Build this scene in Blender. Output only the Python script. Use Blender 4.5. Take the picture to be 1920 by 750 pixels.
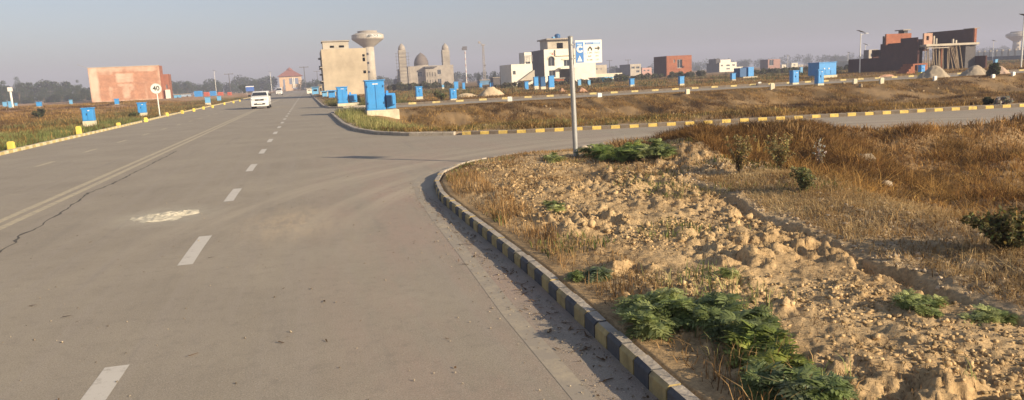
import bpy, bmesh, math, random
import numpy as np
from mathutils import Matrix, Vector
from mathutils.geometry import tessellate_polygon
random.seed(7); RN=np.random.RandomState(11)
R=math.radians
for o in list(bpy.data.objects): bpy.data.objects.remove(o)
S=bpy.context.scene; COL=S.collection
# ------------------------------------------------------------------ camera
F=1386.; CX,CY=960.,375.; H=1.7
ROLL=math.atan(0.0472); PITCH=math.atan(229.9/F); YAW=R(14.93)
fw=np.array([math.sin(YAW)*math.cos(PITCH),math.cos(YAW)*math.cos(PITCH),-math.sin(PITCH)])
rt0=np.array([math.cos(YAW),-math.sin(YAW),0.]); up0=np.cross(rt0,fw)
rt=rt0*math.cos(ROLL)-up0*math.sin(ROLL); up=np.cross(rt,fw)
cd=bpy.data.cameras.new('camera'); cam=bpy.data.objects.new('camera',cd); COL.objects.link(cam)
cam.matrix_world=Matrix(((rt[0],up[0],-fw[0],0),(rt[1],up[1],-fw[1],0),(rt[2],up[2],-fw[2],H),(0,0,0,1)))
cd.lens=F/1920*36; cd.sensor_width=36; cd.clip_start=.05; cd.clip_end=12000
S.camera=cam
def ray(x,y): return fw*F+rt*(x-CX)-up*(y-CY)
def G(x,y,z=0.):                       # where the view ray through a photo pixel meets height z
    r=ray(x,y); t=(z-H)/r[2]; p=r*t; return float(p[0]),float(p[1])
def atY(x,y,Y):                        # (X,Z) where the ray crosses the vertical plane at Y
    r=ray(x,y); t=Y/r[1]; return float(r[0]*t),float(H+r[2]*t)
def yofX(x,y,X):                       # Y where the ray crosses plane at X
    r=ray(x,y); return float(r[1]*X/r[0])
# ------------------------------------------------------------------ light
SUN_EL=R(19); sx,sy=.658,-.755
w=bpy.data.worlds.new('World'); S.world=w; w.use_nodes=True
nt=w.node_tree; bg=nt.nodes['Background']
sk=nt.nodes.new('ShaderNodeTexSky'); sk.sky_type='NISHITA'; sk.sun_disc=False
sk.sun_elevation=SUN_EL; sk.sun_rotation=math.atan2(sx,sy); sk.altitude=200; sk.air_density=1.3; sk.dust_density=1.6; sk.ozone_density=3.0
hs=nt.nodes.new('ShaderNodeHueSaturation'); hs.inputs['Saturation'].default_value=.60
nt.links.new(sk.outputs[0],hs.inputs['Color']); tn=nt.nodes.new('ShaderNodeMixRGB'); tn.blend_type='MULTIPLY'; tn.inputs[0].default_value=1; tn.inputs[2].default_value=(.93,.955,1.08,1); nt.links.new(hs.outputs[0],tn.inputs[1]); nt.links.new(tn.outputs[0],bg.inputs[0]); bg.inputs[1].default_value=.071
ld=bpy.data.lights.new('sun','SUN'); ld.energy=5.0; ld.angle=R(.6); ld.color=(1,.82,.58)
lo=bpy.data.objects.new('sun',ld); COL.objects.link(lo)
sd_=Vector((sx*math.cos(SUN_EL),sy*math.cos(SUN_EL),math.sin(SUN_EL)))
lo.rotation_euler=sd_.to_track_quat('Z','Y').to_euler(); lo.location=(30,-30,30)
S.view_settings.view_transform='Standard'; S.view_settings.look='None'; S.view_settings.gamma=1
S.view_settings.exposure=.83
S.render.engine='CYCLES'; S.cycles.use_denoising=True; S.cycles.max_bounces=5; S.cycles.volume_bounces=0
HAZE_DENS=.0011
# ------------------------------------------------------------------ numpy noise
def hsh(ix,iy,s): 
    v=np.sin(ix*127.1+iy*311.7+s*74.7)*43758.5453; return v-np.floor(v)
def vn(x,y,s=0):
    ix=np.floor(x);iy=np.floor(y);fx=x-ix;fy=y-iy;fx=fx*fx*(3-2*fx);fy=fy*fy*(3-2*fy)
    a=hsh(ix,iy,s);b=hsh(ix+1,iy,s);c=hsh(ix,iy+1,s);d=hsh(ix+1,iy+1,s)
    return a+(b-a)*fx+(c-a)*fy+(a-b-c+d)*fx*fy
def fbm(x,y,sc,s=0,o=4):
    v=0;a=.5;t=0;x=x/sc;y=y/sc
    for k in range(o): v=v+a*vn(x,y,s+k*3.7);t+=a;a*=.5;x=x*2.03+1.7;y=y*2.03-.9
    return v/t
def ss(a,b,x): t=np.clip((x-a)/(b-a),0,1); return t*t*(3-2*t)
def lumps(x,y,sc,s):
    x=x/sc;y=y/sc;ix=np.floor(x);iy=np.floor(y);best=np.full(x.shape,9.);hb=np.zeros(x.shape)
    for a in (-1,0,1):
        for b in (-1,0,1):
            jx=ix+a;jy=iy+b;dx=jx+hsh(jx,jy,s)-x;dy=jy+hsh(jx,jy,s+5)-y;d=dx*dx+dy*dy+.25*np.abs(dx*dy);m=d<best;best=np.where(m,d,best);hb=np.where(m,hsh(jx,jy,s+9),hb)
    return np.clip(1-best*1.6,0,1)**.6*(hb**1.5)
# ------------------------------------------------------------------ materials
def newmat(name):
    m=bpy.data.materials.new(name); m.use_nodes=True; return m,m.node_tree.nodes,m.node_tree.links,m.node_tree.nodes['Principled BSDF']
MC={}
def M(name,col=(.5,.5,.5),rough=.8,var=.18,sc=3.,bump=0.,bsc=20.,metal=0.,spec=.35,col2=None,streak=None,grime=0.):
    if name in MC: return MC[name]
    m,N,L,b=newmat(name); b.inputs['Roughness'].default_value=rough; b.inputs['Metallic'].default_value=metal
    b.inputs['Specular IOR Level'].default_value=spec
    tc=N.new('ShaderNodeTexCoord'); src=tc.outputs['Object']
    if streak:
        mp=N.new('ShaderNodeMapping'); mp.inputs['Scale'].default_value=streak; L.new(src,mp.inputs[0]); src=mp.outputs[0]
    n=N.new('ShaderNodeTexNoise'); n.inputs['Scale'].default_value=sc; n.inputs['Detail'].default_value=7; n.inputs['Roughness'].default_value=.65; L.new(src,n.inputs[0])
    r=N.new('ShaderNodeValToRGB'); r.color_ramp.elements[0].position=.3; r.color_ramp.elements[1].position=.7
    c2=col2 or tuple(min(1,c*(1+var)) for c in col)
    c1=col if col2 else tuple(c*(1-var) for c in col)
    r.color_ramp.elements[0].color=(*c1,1); r.color_ramp.elements[1].color=(*c2,1)
    L.new(n.outputs['Fac'],r.inputs[0]); out=r.outputs[0]
    if grime:
        n2=N.new('ShaderNodeTexNoise'); n2.inputs['Scale'].default_value=sc*.35; n2.inputs['Detail'].default_value=9; n2.inputs['Roughness'].default_value=.75; L.new(tc.outputs['Object'],n2.inputs[0])
        q=N.new('ShaderNodeMapRange'); q.inputs[1].default_value=.5; q.inputs[2].default_value=.72; q.inputs[3].default_value=0; q.inputs[4].default_value=grime; L.new(n2.outputs['Fac'],q.inputs[0])
        x=N.new('ShaderNodeMixRGB'); x.inputs[2].default_value=(.16,.13,.10,1); L.new(q.outputs[0],x.inputs[0]); L.new(out,x.inputs[1]); out=x.outputs[0]
    L.new(out,b.inputs['Base Color'])
    if bump:
        n3=N.new('ShaderNodeTexNoise'); n3.inputs['Scale'].default_value=bsc; n3.inputs['Detail'].default_value=6; L.new(tc.outputs['Object'],n3.inputs[0])
        bp=N.new('ShaderNodeBump'); bp.inputs['Strength'].default_value=bump; bp.inputs['Distance'].default_value=.02; L.new(n3.outputs['Fac'],bp.inputs['Height']); L.new(bp.outputs[0],b.inputs['Normal'])
    MC[name]=m; return m
def attr_mat(name,rough=.9,detail=30.,amt=.25,bump=.4,transl=0.):
    m,N,L,b=newmat(name); b.inputs['Roughness'].default_value=rough; b.inputs['Specular IOR Level'].default_value=.12
    a=N.new('ShaderNodeAttribute'); a.attribute_name='Col'
    g=N.new('ShaderNodeNewGeometry')
    n=N.new('ShaderNodeTexNoise'); n.inputs['Scale'].default_value=detail; n.inputs['Detail'].default_value=8; n.inputs['Roughness'].default_value=.7; L.new(g.outputs['Position'],n.inputs[0])
    q=N.new('ShaderNodeMapRange'); q.inputs[1].default_value=.3; q.inputs[2].default_value=.7; q.inputs[3].default_value=1-amt; q.inputs[4].default_value=1+amt; L.new(n.outputs['Fac'],q.inputs[0])
    v=N.new('ShaderNodeVectorMath'); v.operation='SCALE'; L.new(a.outputs['Color'],v.inputs[0]); L.new(q.outputs[0],v.inputs['Scale'])
    L.new(v.outputs[0],b.inputs['Base Color'])
    if bump:
        bp=N.new('ShaderNodeBump'); bp.inputs['Strength'].default_value=bump; bp.inputs['Distance'].default_value=.015; L.new(n.outputs['Fac'],bp.inputs['Height']); L.new(bp.outputs[0],b.inputs['Normal'])
    if transl:
        t=N.new('ShaderNodeBsdfTranslucent'); L.new(v.outputs[0],t.inputs[0]); mx=N.new('ShaderNodeMixShader'); mx.inputs[0].default_value=transl
        L.new(b.outputs[0],mx.inputs[1]); L.new(t.outputs[0],mx.inputs[2]); L.new(mx.outputs[0],N['Material Output'].inputs[0])
    return m
def brickmat(name,c1,c2,mortar,scale=4.,pale=None,attr=False):
    m,N,L,b=newmat(name); b.inputs['Roughness'].default_value=.9; b.inputs['Specular IOR Level'].default_value=.2
    tc=N.new('ShaderNodeTexCoord'); sp=N.new('ShaderNodeSeparateXYZ'); L.new(tc.outputs['Object'],sp.inputs[0])
    ad=N.new('ShaderNodeMath'); L.new(sp.outputs[0],ad.inputs[0]); L.new(sp.outputs[1],ad.inputs[1])
    cb=N.new('ShaderNodeCombineXYZ'); L.new(ad.outputs[0],cb.inputs[0]); L.new(sp.outputs[2],cb.inputs[1])
    br=N.new('ShaderNodeTexBrick'); br.inputs['Scale'].default_value=scale; L.new(cb.outputs[0],br.inputs[0])
    br.inputs['Color1'].default_value=(*c1,1); br.inputs['Color2'].default_value=(*c2,1); br.inputs['Mortar'].default_value=(*mortar,1); br.inputs['Mortar Size'].default_value=.02
    n=N.new('ShaderNodeTexNoise'); n.inputs['Scale'].default_value=.9; n.inputs['Detail'].default_value=8; n.inputs['Roughness'].default_value=.7; L.new(tc.outputs['Object'],n.inputs[0])
    out=br.outputs[0]
    q=N.new('ShaderNodeMapRange'); q.inputs[1].default_value=.3; q.inputs[2].default_value=.7; q.inputs[3].default_value=.72; q.inputs[4].default_value=1.2; L.new(n.outputs['Fac'],q.inputs[0])
    v=N.new('ShaderNodeVectorMath'); v.operation='SCALE'; L.new(out,v.inputs[0]); L.new(q.outputs[0],v.inputs['Scale']); out=v.outputs[0]
    if attr:
        a=N.new('ShaderNodeAttribute'); a.attribute_name='Col'
        n2=N.new('ShaderNodeTexNoise'); n2.inputs['Scale'].default_value=.9; n2.inputs['Detail'].default_value=10; n2.inputs['Roughness'].default_value=.9; L.new(tc.outputs['Object'],n2.inputs[0])
        s1=N.new('ShaderNodeSeparateColor'); L.new(a.outputs['Color'],s1.inputs[0])
        ad2=N.new('ShaderNodeMath'); L.new(s1.outputs[0],ad2.inputs[0]); L.new(n2.outputs['Fac'],ad2.inputs[1])
        q2=N.new('ShaderNodeMapRange'); q2.inputs[1].default_value=.72; q2.inputs[2].default_value=1.3; q2.inputs[3].default_value=0; q2.inputs[4].default_value=.9; L.new(ad2.outputs[0],q2.inputs[0])
        x=N.new('ShaderNodeMixRGB'); x.inputs[2].default_value=(*pale,1); L.new(q2.outputs[0],x.inputs[0]); L.new(out,x.inputs[1]); out=x.outputs[0]
    L.new(out,b.inputs['Base Color'])
    bp=N.new('ShaderNodeBump'); bp.inputs['Strength'].default_value=.3; bp.inputs['Distance'].default_value=.02; L.new(br.outputs['Fac'],bp.inputs['Height']); bp.invert=True; L.new(bp.outputs[0],b.inputs['Normal'])
    MC[name]=m; return m
# ------------------------------------------------------------------ object helpers
def tag(o,label=None,cat=None,group=None,kind=None):
    if label: o['label']=label
    if cat: o['category']=cat
    if group: o['group']=group
    if kind: o['kind']=kind
    return o
def thing(name,label,cat,loc=(0,0,0),rz=0,group=None):
    o=bpy.data.objects.new(name,None); COL.objects.link(o); o.location=loc; o.rotation_euler=(0,0,rz); o.empty_display_size=.3
    return tag(o,label,cat,group)
class MB:
    def __init__(s): s.v=[];s.f=[];s.m=[]
    def add(s,vs,fs,mi=0):
        n=len(s.v); s.v+= [tuple(v) for v in vs]; s.f+=[tuple(i+n for i in f) for f in fs]; s.m+=[mi]*len(fs); return s
    def box(s,x0,y0,z0,x1,y1,z1,mi=0):
        return s.add([(x0,y0,z0),(x1,y0,z0),(x1,y1,z0),(x0,y1,z0),(x0,y0,z1),(x1,y0,z1),(x1,y1,z1),(x0,y1,z1)],[(3,2,1,0),(4,5,6,7),(0,1,5,4),(1,2,6,5),(2,3,7,6),(3,0,4,7)],mi)
    def bar(s,a,b,r,r2=None,n=8,mi=0,cap=True):
        a=Vector(a);b=Vector(b);r2=r if r2 is None else r2;d=(b-a).normalized()
        u=d.orthogonal().normalized();w_=d.cross(u);vs=[];fs=[]
        for p,rr in ((a,r),(b,r2)):
            for k in range(n):
                t=2*math.pi*k/n+math.pi/n; vs.append(p+u*math.cos(t)*rr+w_*math.sin(t)*rr)
        for k in range(n): fs.append((k,(k+1)%n,n+(k+1)%n,n+k))
        if cap: fs+= [tuple(range(n-1,-1,-1)),tuple(range(n,2*n))]
        return s.add(vs,fs,mi)
    def lathe(s,prof,cx=0,cy=0,n=24,mi=0):
        vs=[];fs=[]
        for r,z in prof:
            for k in range(n): t=2*math.pi*k/n; vs.append((cx+r*math.cos(t),cy+r*math.sin(t),z))
        for i in range(len(prof)-1):
            for k in range(n): fs.append((i*n+k,i*n+(k+1)%n,(i+1)*n+(k+1)%n,(i+1)*n+k))
        fs.append(tuple(range(n-1,-1,-1))); fs.append(tuple((len(prof)-1)*n+k for k in range(n)))
        return s.add(vs,fs,mi)
    def prism(s,pts,z0,z1,mi=0,ax='z'):
        n=len(pts)
        if ax=='z': a=[(x,y,z0) for x,y in pts];b=[(x,y,z1) for x,y in pts]
        elif ax=='y': a=[(x,z0,y) for x,y in pts];b=[(x,z1,y) for x,y in pts]
        else: a=[(z0,x,y) for x,y in pts];b=[(z1,x,y) for x,y in pts]
        return s.add(a+b,[tuple(range(n-1,-1,-1)),tuple(range(n,2*n))]+[(k,(k+1)%n,n+(k+1)%n,n+k) for k in range(n)],mi)
    def wall(s,o,u,n,W,Ht,t,holes=(),mi=0):       # a wall with real openings; holes = (x0,z0,x1,z1)
        o=Vector(o);u=Vector(u);n=Vector(n);z=Vector((0,0,1))
        xs=sorted({0,W,*[h[0] for h in holes],*[h[2] for h in holes]}); zs=sorted({0,Ht,*[h[1] for h in holes],*[h[3] for h in holes]})
        P=lambda a,b,c:o+u*a+z*b+n*c
        for i in range(len(xs)-1):
            for j in range(len(zs)-1):
                a,b,c,d=xs[i],xs[i+1],zs[j],zs[j+1]; mx,mz=(a+b)/2,(c+d)/2
                if any(h[0]<mx<h[2] and h[1]<mz<h[3] for h in holes): continue
                s.add([P(a,c,0),P(b,c,0),P(b,d,0),P(a,d,0)],[(0,1,2,3)],mi); s.add([P(a,c,t),P(b,c,t),P(b,d,t),P(a,d,t)],[(3,2,1,0)],mi)
        for a,c,b,d in [(0,0,W,Ht)]+[tuple(h) for h in holes]:
            for p,q in (((a,c),(b,c)),((b,c),(b,d)),((b,d),(a,d)),((a,d),(a,c))):
                s.add([P(*p,0),P(*q,0),P(*q,t),P(*p,t)],[(0,1,2,3)],mi)
        return s
    def build(s,name,mats,parent=None,bevel=0,smooth=False):
        me=bpy.data.meshes.new(name); me.from_pydata(s.v,[],s.f)
        for m in (mats if isinstance(mats,(list,tuple)) else [mats]): me.materials.append(m)
        me.polygons.foreach_set('material_index',s.m)
        bm=bmesh.new(); bm.from_mesh(me); bmesh.ops.recalc_face_normals(bm,faces=bm.faces)
        if bevel: 
            bmesh.ops.remove_doubles(bm,verts=bm.verts,dist=1e-5)
            bmesh.ops.bevel(bm,geom=[e for e in bm.edges if e.is_manifold and e.calc_face_angle(0)>.5],offset=bevel,segments=2,affect='EDGES',profile=.5)
        bm.to_mesh(me); bm.free()
        if smooth:
            me.polygons.foreach_set('use_smooth',[True]*len(me.polygons))
        me.update()
        o=bpy.data.objects.new(name,me); COL.objects.link(o)
        if parent: o.parent=parent
        return o
def npmesh(name,V,FA,col=None,mat=None,smooth=False,fcol=None):   # FA: int array (n,3) or (n,4)
    me=bpy.data.meshes.new(name); k=FA.shape[1]; n=len(FA)
    me.vertices.add(len(V)); me.vertices.foreach_set('co',np.ascontiguousarray(V,dtype=np.float32).ravel())
    me.loops.add(n*k); me.loops.foreach_set('vertex_index',np.ascontiguousarray(FA,dtype=np.int32).ravel())
    me.polygons.add(n); me.polygons.foreach_set('loop_start',np.arange(n,dtype=np.int32)*k); me.polygons.foreach_set('loop_total',np.full(n,k,dtype=np.int32))
    if smooth: me.polygons.foreach_set('use_smooth',np.ones(n,dtype=bool))
    if col is not None:
        a=me.color_attributes.new('Col','FLOAT_COLOR','POINT'); c=np.ones((len(V),4),dtype=np.float32); c[:,:3]=col; a.data.foreach_set('color',c.ravel())
    me.update(); me.validate()
    if mat: me.materials.append(mat)
    o=bpy.data.objects.new(name,me); COL.objects.link(o); return o
def copy_tree(o,parent=None):
    c=o.copy(); COL.objects.link(c); c.parent=parent
    for ch in o.children: copy_tree(ch,c)
    return c
def text(s,size,name,mat,parent,loc,rot=(R(90),0,0),ex=.004,align='CENTER',bold=0.):
    cu=bpy.data.curves.new(name,'FONT'); cu.body=s; cu.size=size; cu.extrude=ex; cu.align_x=align; cu.align_y='CENTER'; cu.offset=bold; cu.resolution_u=4
    t=bpy.data.objects.new(name,cu); COL.objects.link(t); dg=bpy.context.evaluated_depsgraph_get(); dg.update()
    me=bpy.data.meshes.new_from_object(t.evaluated_get(dg)); bpy.data.objects.remove(t); me.materials.clear(); me.materials.append(mat)
    o=bpy.data.objects.new(name,me); COL.objects.link(o); o.parent=parent; o.location=loc; o.rotation_euler=rot; return o
# ------------------------------------------------------------------ layout of paving
RK=[(1.62,-25),(1.635,3.3),(1.715,5.8),(1.70,9.2),(1.70,10.4),(1.86,11.9),(2.14,13.0),(2.7,14.1),(3.4,14.8),(4.2,15.25),(5.6,15.2),(11,14.1),(16.5,13.1),(23,11.9),(60,6.2),(130,-4.7)]
FK=[(130,1.0),(60,12.1),(23,18.6),(16.5,19.7),(11,20.7),(8.2,21.3),(6.3,21.8),(4.3,22.8),(2.95,23.8),(2.1,25.4),(1.55,28.3),(1.32,33),(1.22,46.),(1.5,48.6),(2.4,49.6),(5,49.9),(130,49.9)]
LK2=[(130,57.3),(5,57.3),(2.4,57.5),(1.5,58.8),(1.15,64),(1.0,90),(.8,147),(.6,400)]
LK=[(-12.5,400),(-12.0,200),(-11.4,141),(-10.5,66),(-9.95,45),(-9.75,33),(-9.6,27),(-9.5,15),(-9.5,-25)]
POLY=np.array(RK+FK+LK2+LK)
SEG=[(POLY[i],POLY[(i+1)%len(POLY)]) for i in range(len(POLY))]
def road_sd(x,y):
    d=np.full(np.shape(x),1e9); ins=np.zeros(np.shape(x),bool)
    for a,b in SEG:
        ax,ay=a;bx,by=b;dx=bx-ax;dy=by-ay
        t=np.clip(((x-ax)*dx+(y-ay)*dy)/(dx*dx+dy*dy),0,1); d=np.minimum(d,(x-ax-t*dx)**2+(y-ay-t*dy)**2)
        if abs(dy)>1e-9: ins^=((ay>y)!=(by>y))&(x<(bx-ax)*(y-ay)/dy+ax)
    d=np.sqrt(d); return np.where(ins,-d,d)
rk=np.array([p for p in RK[7:]])
def ynear(x): return np.interp(x,rk[:,0],rk[:,1])
def xfur(y): return np.interp(y,[-5,3.3,4.18,4.94,6.81,8.81,12],[3.6,3.92,4.05,4.15,4.5,4.84,5.0])+.12*(fbm(y*1.,y*0+3,.25,5)-.5)+.14*(fbm(y*1.,y*0+3,.9,5)-.5)*2
def xrid(y): return np.interp(y,[-5,0,4.29,5.55,7.46,9.9,13.65,20],[4.2,4.6,5.19,5.57,5.97,6.3,6.9,8])+.25*(fbm(y,y*0+9,2.2,8)-.5)*2
def terrain(x,y,sd=None):
    x=np.asarray(x,float);y=np.asarray(y,float)
    if sd is None: sd=road_sd(x,y)
    r=np.hypot(x,y)
    z=np.zeros_like(x)+.10
    near=(x>1)&(y<ynear(x)+1)
    left=x<-9
    mid=(x>1)&(~near)&(y<53)
    far=(~near)&(~left)&(~mid)
    # near verge
    away=ss(.1,1.2,sd)
    fr=ss(9.5,8.4,y); t=x-xfur(y)
    zn=.10+.09*(fbm(x,y,1.6,1)-.4)*away+.05*away
    soil=ss(.15,.6,sd)*(1-.62*ss(-.02,.12,t)*fr)*(1-.7*ss(10,12.5,y))*(.35+1.2*ss(.3,.62,fbm(x,y,.9,9)))
    cl=np.abs(fbm(x,y,.34,21,3)-.5)*2; c2=np.abs(fbm(x,y,.13,31,3)-.5)*2
    c3=np.abs(fbm(x,y,.06,37,2)-.5)*2
    m_=near&(soil>.02); lp=np.zeros_like(zn)
    if m_.any():
        xm=x[m_]+.02*(c2[m_]-.5);ym=y[m_]+.02*(c3[m_]-.5); pt_=.25+1.1*ss(.35,.6,fbm(xm,ym,.55,15)); lp[m_]=.042*lumps(xm,ym,.19,61)*pt_+.034*lumps(xm,ym,.095,63)*pt_+.022*lumps(xm,ym,.05,65)+.03*(fbm(xm,ym,.10,66,3)-.5)
    zn=zn+soil*(.035*cl+.02*c2+.02*c3-.035+lp)+.018*(fbm(x,y,.13,3,3)-.5)*away+.05*(fbm(x,y,.5,4,3)-.5)*away
    am=1.5*ss(.42,.60,fbm(x*0+1,y,.9,6))
    zn=zn+fr*(.04*ss(-.01,.04,t)-.04*am*np.exp(-((t+.045)/.045)**2)+.03*(fbm(x,y,.22,7)-.5)*ss(0,.2,t))
    zn=zn+.09*np.exp(-((x-3.95)/.22)**2-((y-10.4)/.7)**2)*-1.2
    t2=x-xrid(y)
    zn=zn+.07*np.exp(-((t2+.25)/.45)**2)*(.4+fbm(x,y,.9,13))*ss(14,12,y)
    edge=ss(.4,2.6,ynear(x)-y)
    zn=zn-(.62+.25*(fbm(x,y,3,17)-.5))*ss(0,1.9,t2)*edge
    zn=zn+.26*np.exp(-((x-8.2)/1.6)**2-((y-13.4)/1.0)**2)+.16*np.exp(-((x-6.2)/.7)**2-((y-11.2)/.8)**2)
    zn=zn+(.85*(fbm(x,y,1.9,19)-.47)+.14*(fbm(x,y,.4,20)-.5))*ss(0,1.2,t2)+.30*np.exp(-((x-7.3)/1.0)**2-((y-12.2)/.9)**2)+.22*np.exp(-((x-9.6)/1.0)**2-((y-12.4)/.8)**2)
    # strip between the two side roads: hollow, then a bank up to the second road
    zm=.08-.95*ss(24.,30,y+.225*(x-4))*ss(1.5,6,x)+.97*ss(38.5,45.6,y+.8*(fbm(x,y*0+2,5,25)-.5))*ss(1.5,6,x)-(.55*np.abs(fbm(x*1.,y*.22,1.5,26,4)-.5)*2-.08)*ss(36,41,y)*(1-ss(44,46.5,y))*ss(2,8,x)+(.75*(fbm(x,y,3.2,23,5)-.5)+.10*np.abs(fbm(x,y,.8,24,3)-.5))*ss(.4,3,sd)*(1-.85*ss(37,45,y))
    zm=np.where(y>46.5,zm*.6+.03,zm)
    zf=.08+.35*(fbm(x,y,9,27,5)-.5)*ss(.5,5,sd)
    zl=.05+.35*(fbm(x,y,5,33,5)-.5)*ss(.5,4,sd)+.55*ss(70,112,y)*ss(-15,-24,x)*(.4+fbm(x,y,14,35))
    zl=zl*np.clip(1-(r-250)/200,0,1)
    z=np.where(near,zn,z);z=np.where(mid,zm,z);z=np.where(far,zf,z);z=np.where(left,zl,z)
    e=ss(.03,.13,sd-.004*np.clip(r-10,0,100))
    z=-.04+(z+.04)*e
    return z
def tz(x,y): return float(terrain(np.array([x]),np.array([y]))[0])
def ground_colour(x,y,sd):
    n1=fbm(x,y,.8,41);n2=fbm(x,y,6,43);n3=fbm(x,y,.12,47,3)
    c=lambda r,g,b:np.array([r,g,b])
    mix=lambda a,b,t:a+(b-a)*t[:,None]
    soil=mix(c(.40,.265,.13),c(.56,.41,.225),n1); grey=mix(c(.36,.26,.145),c(.54,.41,.25),n1)
    straw=mix(c(.22,.135,.065),c(.42,.29,.15),n1); scrub=mix(c(.11,.064,.024),c(.34,.22,.095),fbm(x,y,2.2,51))
    near=(x>1)&(y<ynear(x)+1); t=x-xfur(y); t2=x-xrid(y)
    a=mix(soil,grey,ss(-.05,.1,t)*ss(10,8.5,y)); a=mix(a,straw,ss(.45,.62,fbm(x,y,1.3,53))*ss(10,12,y)*.8); a=mix(a,straw,ss(0,.6,t2)); a=mix(a,straw,.6*ss(.55,.1,sd)*ss(.35,.6,n3+n1*.3))
    rock=ss(.62,.7,fbm(x,y,2.6,57)); 
    b=mix(scrub,c(.34,.235,.125)+scrub*0,rock*.45); b=mix(b,c(.46,.36,.25)+scrub*0,ss(1.2,.2,sd)*.6)
    lf=mix(scrub,c(.40,.25,.14)+scrub*0,ss(70,95,y)*ss(-13,-20,x)*.9); lf=mix(lf,c(.13,.15,.05)+scrub*0,ss(6,3,sd)*ss(60,40,y)*.6)
    o=np.where(near[:,None],a,b); o=np.where((x<-9)[:,None],lf,o)
    return np.clip(o,0.02,.8)
# ------------------------------------------------------------------ ground
ang=[]; a=-180.
while a<180:
    ang.append(a); a+= .15 if abs(a)<52 else (1. if abs(a)<90 else 4.)
ang=np.radians(np.array(ang))+YAW
rr=[.35]
while rr[-1]<1450: rr.append(rr[-1]*(1.06 if rr[-1]<1.6 else 1.006 if rr[-1]<11 else 1.009))
rr=np.array(rr)
A,RR=np.meshgrid(ang,rr); gx=(RR*np.sin(A)).ravel();gy=(RR*np.cos(A)).ravel()
gsd=road_sd(gx,gy); gz=terrain(gx,gy,gsd)
na,nr=len(ang),len(rr)
V=np.stack([gx,gy,gz],1); Cc=ground_colour(gx,gy,gsd)
i,j=np.meshgrid(np.arange(nr-1),np.arange(na),indexing='ij'); j2=(j+1)%na
FA=np.stack([i*na+j,(i+1)*na+j,(i+1)*na+j2,i*na+j2],-1).reshape(-1,4)[:,::-1]
V=np.vstack([V,[[0,0,-.04]]]); Cc=np.vstack([Cc,[[.3,.3,.3]]])
MG=attr_mat('soil_and_dry_ground',.95,34,.38,.9)
g=npmesh('ground',V,FA,Cc,MG,smooth=True); tag(g,kind='structure')
# asphalt
m,N,L,b=newmat('asphalt'); b.inputs['Roughness'].default_value=.82; b.inputs['Specular IOR Level'].default_value=.3
ge=N.new('ShaderNodeNewGeometry')
def noise(sc,det=6,rough=.6,scale=None,src=None):
    n=N.new('ShaderNodeTexNoise'); n.inputs['Scale'].default_value=sc; n.inputs['Detail'].default_value=det; n.inputs['Roughness'].default_value=rough
    s_=ge.outputs['Position']
    if scale: mp=N.new('ShaderNodeMapping'); mp.inputs['Scale'].default_value=scale; L.new(s_,mp.inputs[0]); s_=mp.outputs[0]
    L.new(s_,n.inputs[0]); return n.outputs['Fac']
def mr(src,a,b_,c,d):
    q=N.new('ShaderNodeMapRange'); q.inputs[1].default_value=a;q.inputs[2].default_value=b_;q.inputs[3].default_value=c;q.inputs[4].default_value=d; L.new(src,q.inputs[0]); return q.outputs[0]
def mixc(f,c1,c2):
    x=N.new('ShaderNodeMixRGB'); L.new(f,x.inputs[0])
    for k,c in ((1,c1),(2,c2)):
        if isinstance(c,tuple): x.inputs[k].default_value=(*c,1)
        else: L.new(c,x.inputs[k])
    return x.outputs[0]
def mul(a,b_):
    x=N.new('ShaderNodeMath'); x.operation='MULTIPLY'; L.new(a,x.inputs[0]); 
    if isinstance(b_,float): x.inputs[1].default_value=b_
    else: L.new(b_,x.inputs[1])
    return x.outputs[0]
spx=N.new('ShaderNodeSeparateXYZ'); L.new(ge.outputs['Position'],spx.inputs[0])
c=mixc(mr(noise(.5,8,.65),.35,.65,0,1),(.305,.26,.195),(.39,.335,.25))
c=mixc(mul(mr(noise(1.,5,.6,(5.,.10,1)),.46,.68,0,.75),mr(spx.outputs[1],60,20,0,1)),c,(.36,.31,.245))       # wheel streaks
c=mixc(mr(noise(1.3,6,.7,(2.5,.12,1)),.56,.75,0,.45),c,(.20,.182,.155))
red=mul(mr(noise(.8,6,.7,(1.6,.35,1)),.42,.62,0,.85),mr(spx.outputs[0],-.4,.8,0,1))
c=mixc(mul(red,mr(spx.outputs[1],25,12,0,1)),c,(.40,.29,.225))
c=mixc(mul(mr(noise(1.8,7,.75),.55,.75,0,.7),mr(spx.outputs[0],.5,1.7,0,1)),c,(.37,.315,.235))
c=mixc(mr(noise(120,3,.8),.36,.54,.75,0),c,(.15,.13,.105)); c=mixc(mr(noise(75,3,.8),.52,.66,0,.7),c,(.42,.37,.30)); c=mixc(mr(noise(7,7,.85),.5,.68,0,.5),c,(.20,.175,.14))
spk=N.new('ShaderNodeTexVoronoi'); spk.inputs['Scale'].default_value=42; L.new(ge.outputs['Position'],spk.inputs[0])
c=mixc(mr(spk.outputs['Distance'],.10,.17,.55,0),c,(.46,.42,.35))
c=mixc(mr(spx.outputs[1],400,60,.0,0.),c,c)
vd=N.new('ShaderNodeVectorMath'); vd.operation='MULTIPLY_ADD'; L.new(ge.outputs['Position'],vd.inputs[0]); vd.inputs[1].default_value=(1.3,.62,0); vd.inputs[2].default_value=(.35*1.3,-9.7*.62,0); vl=N.new('ShaderNodeVectorMath'); vl.operation='LENGTH'; L.new(vd.outputs[0],vl.inputs[0])
c=mixc(mul(mr(vl.outputs['Value'],.15,1.0,.75,0),mr(noise(3,7,.8,(2.,.5,1)),.4,.6,.1,1)),c,(.50,.39,.26))
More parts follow.
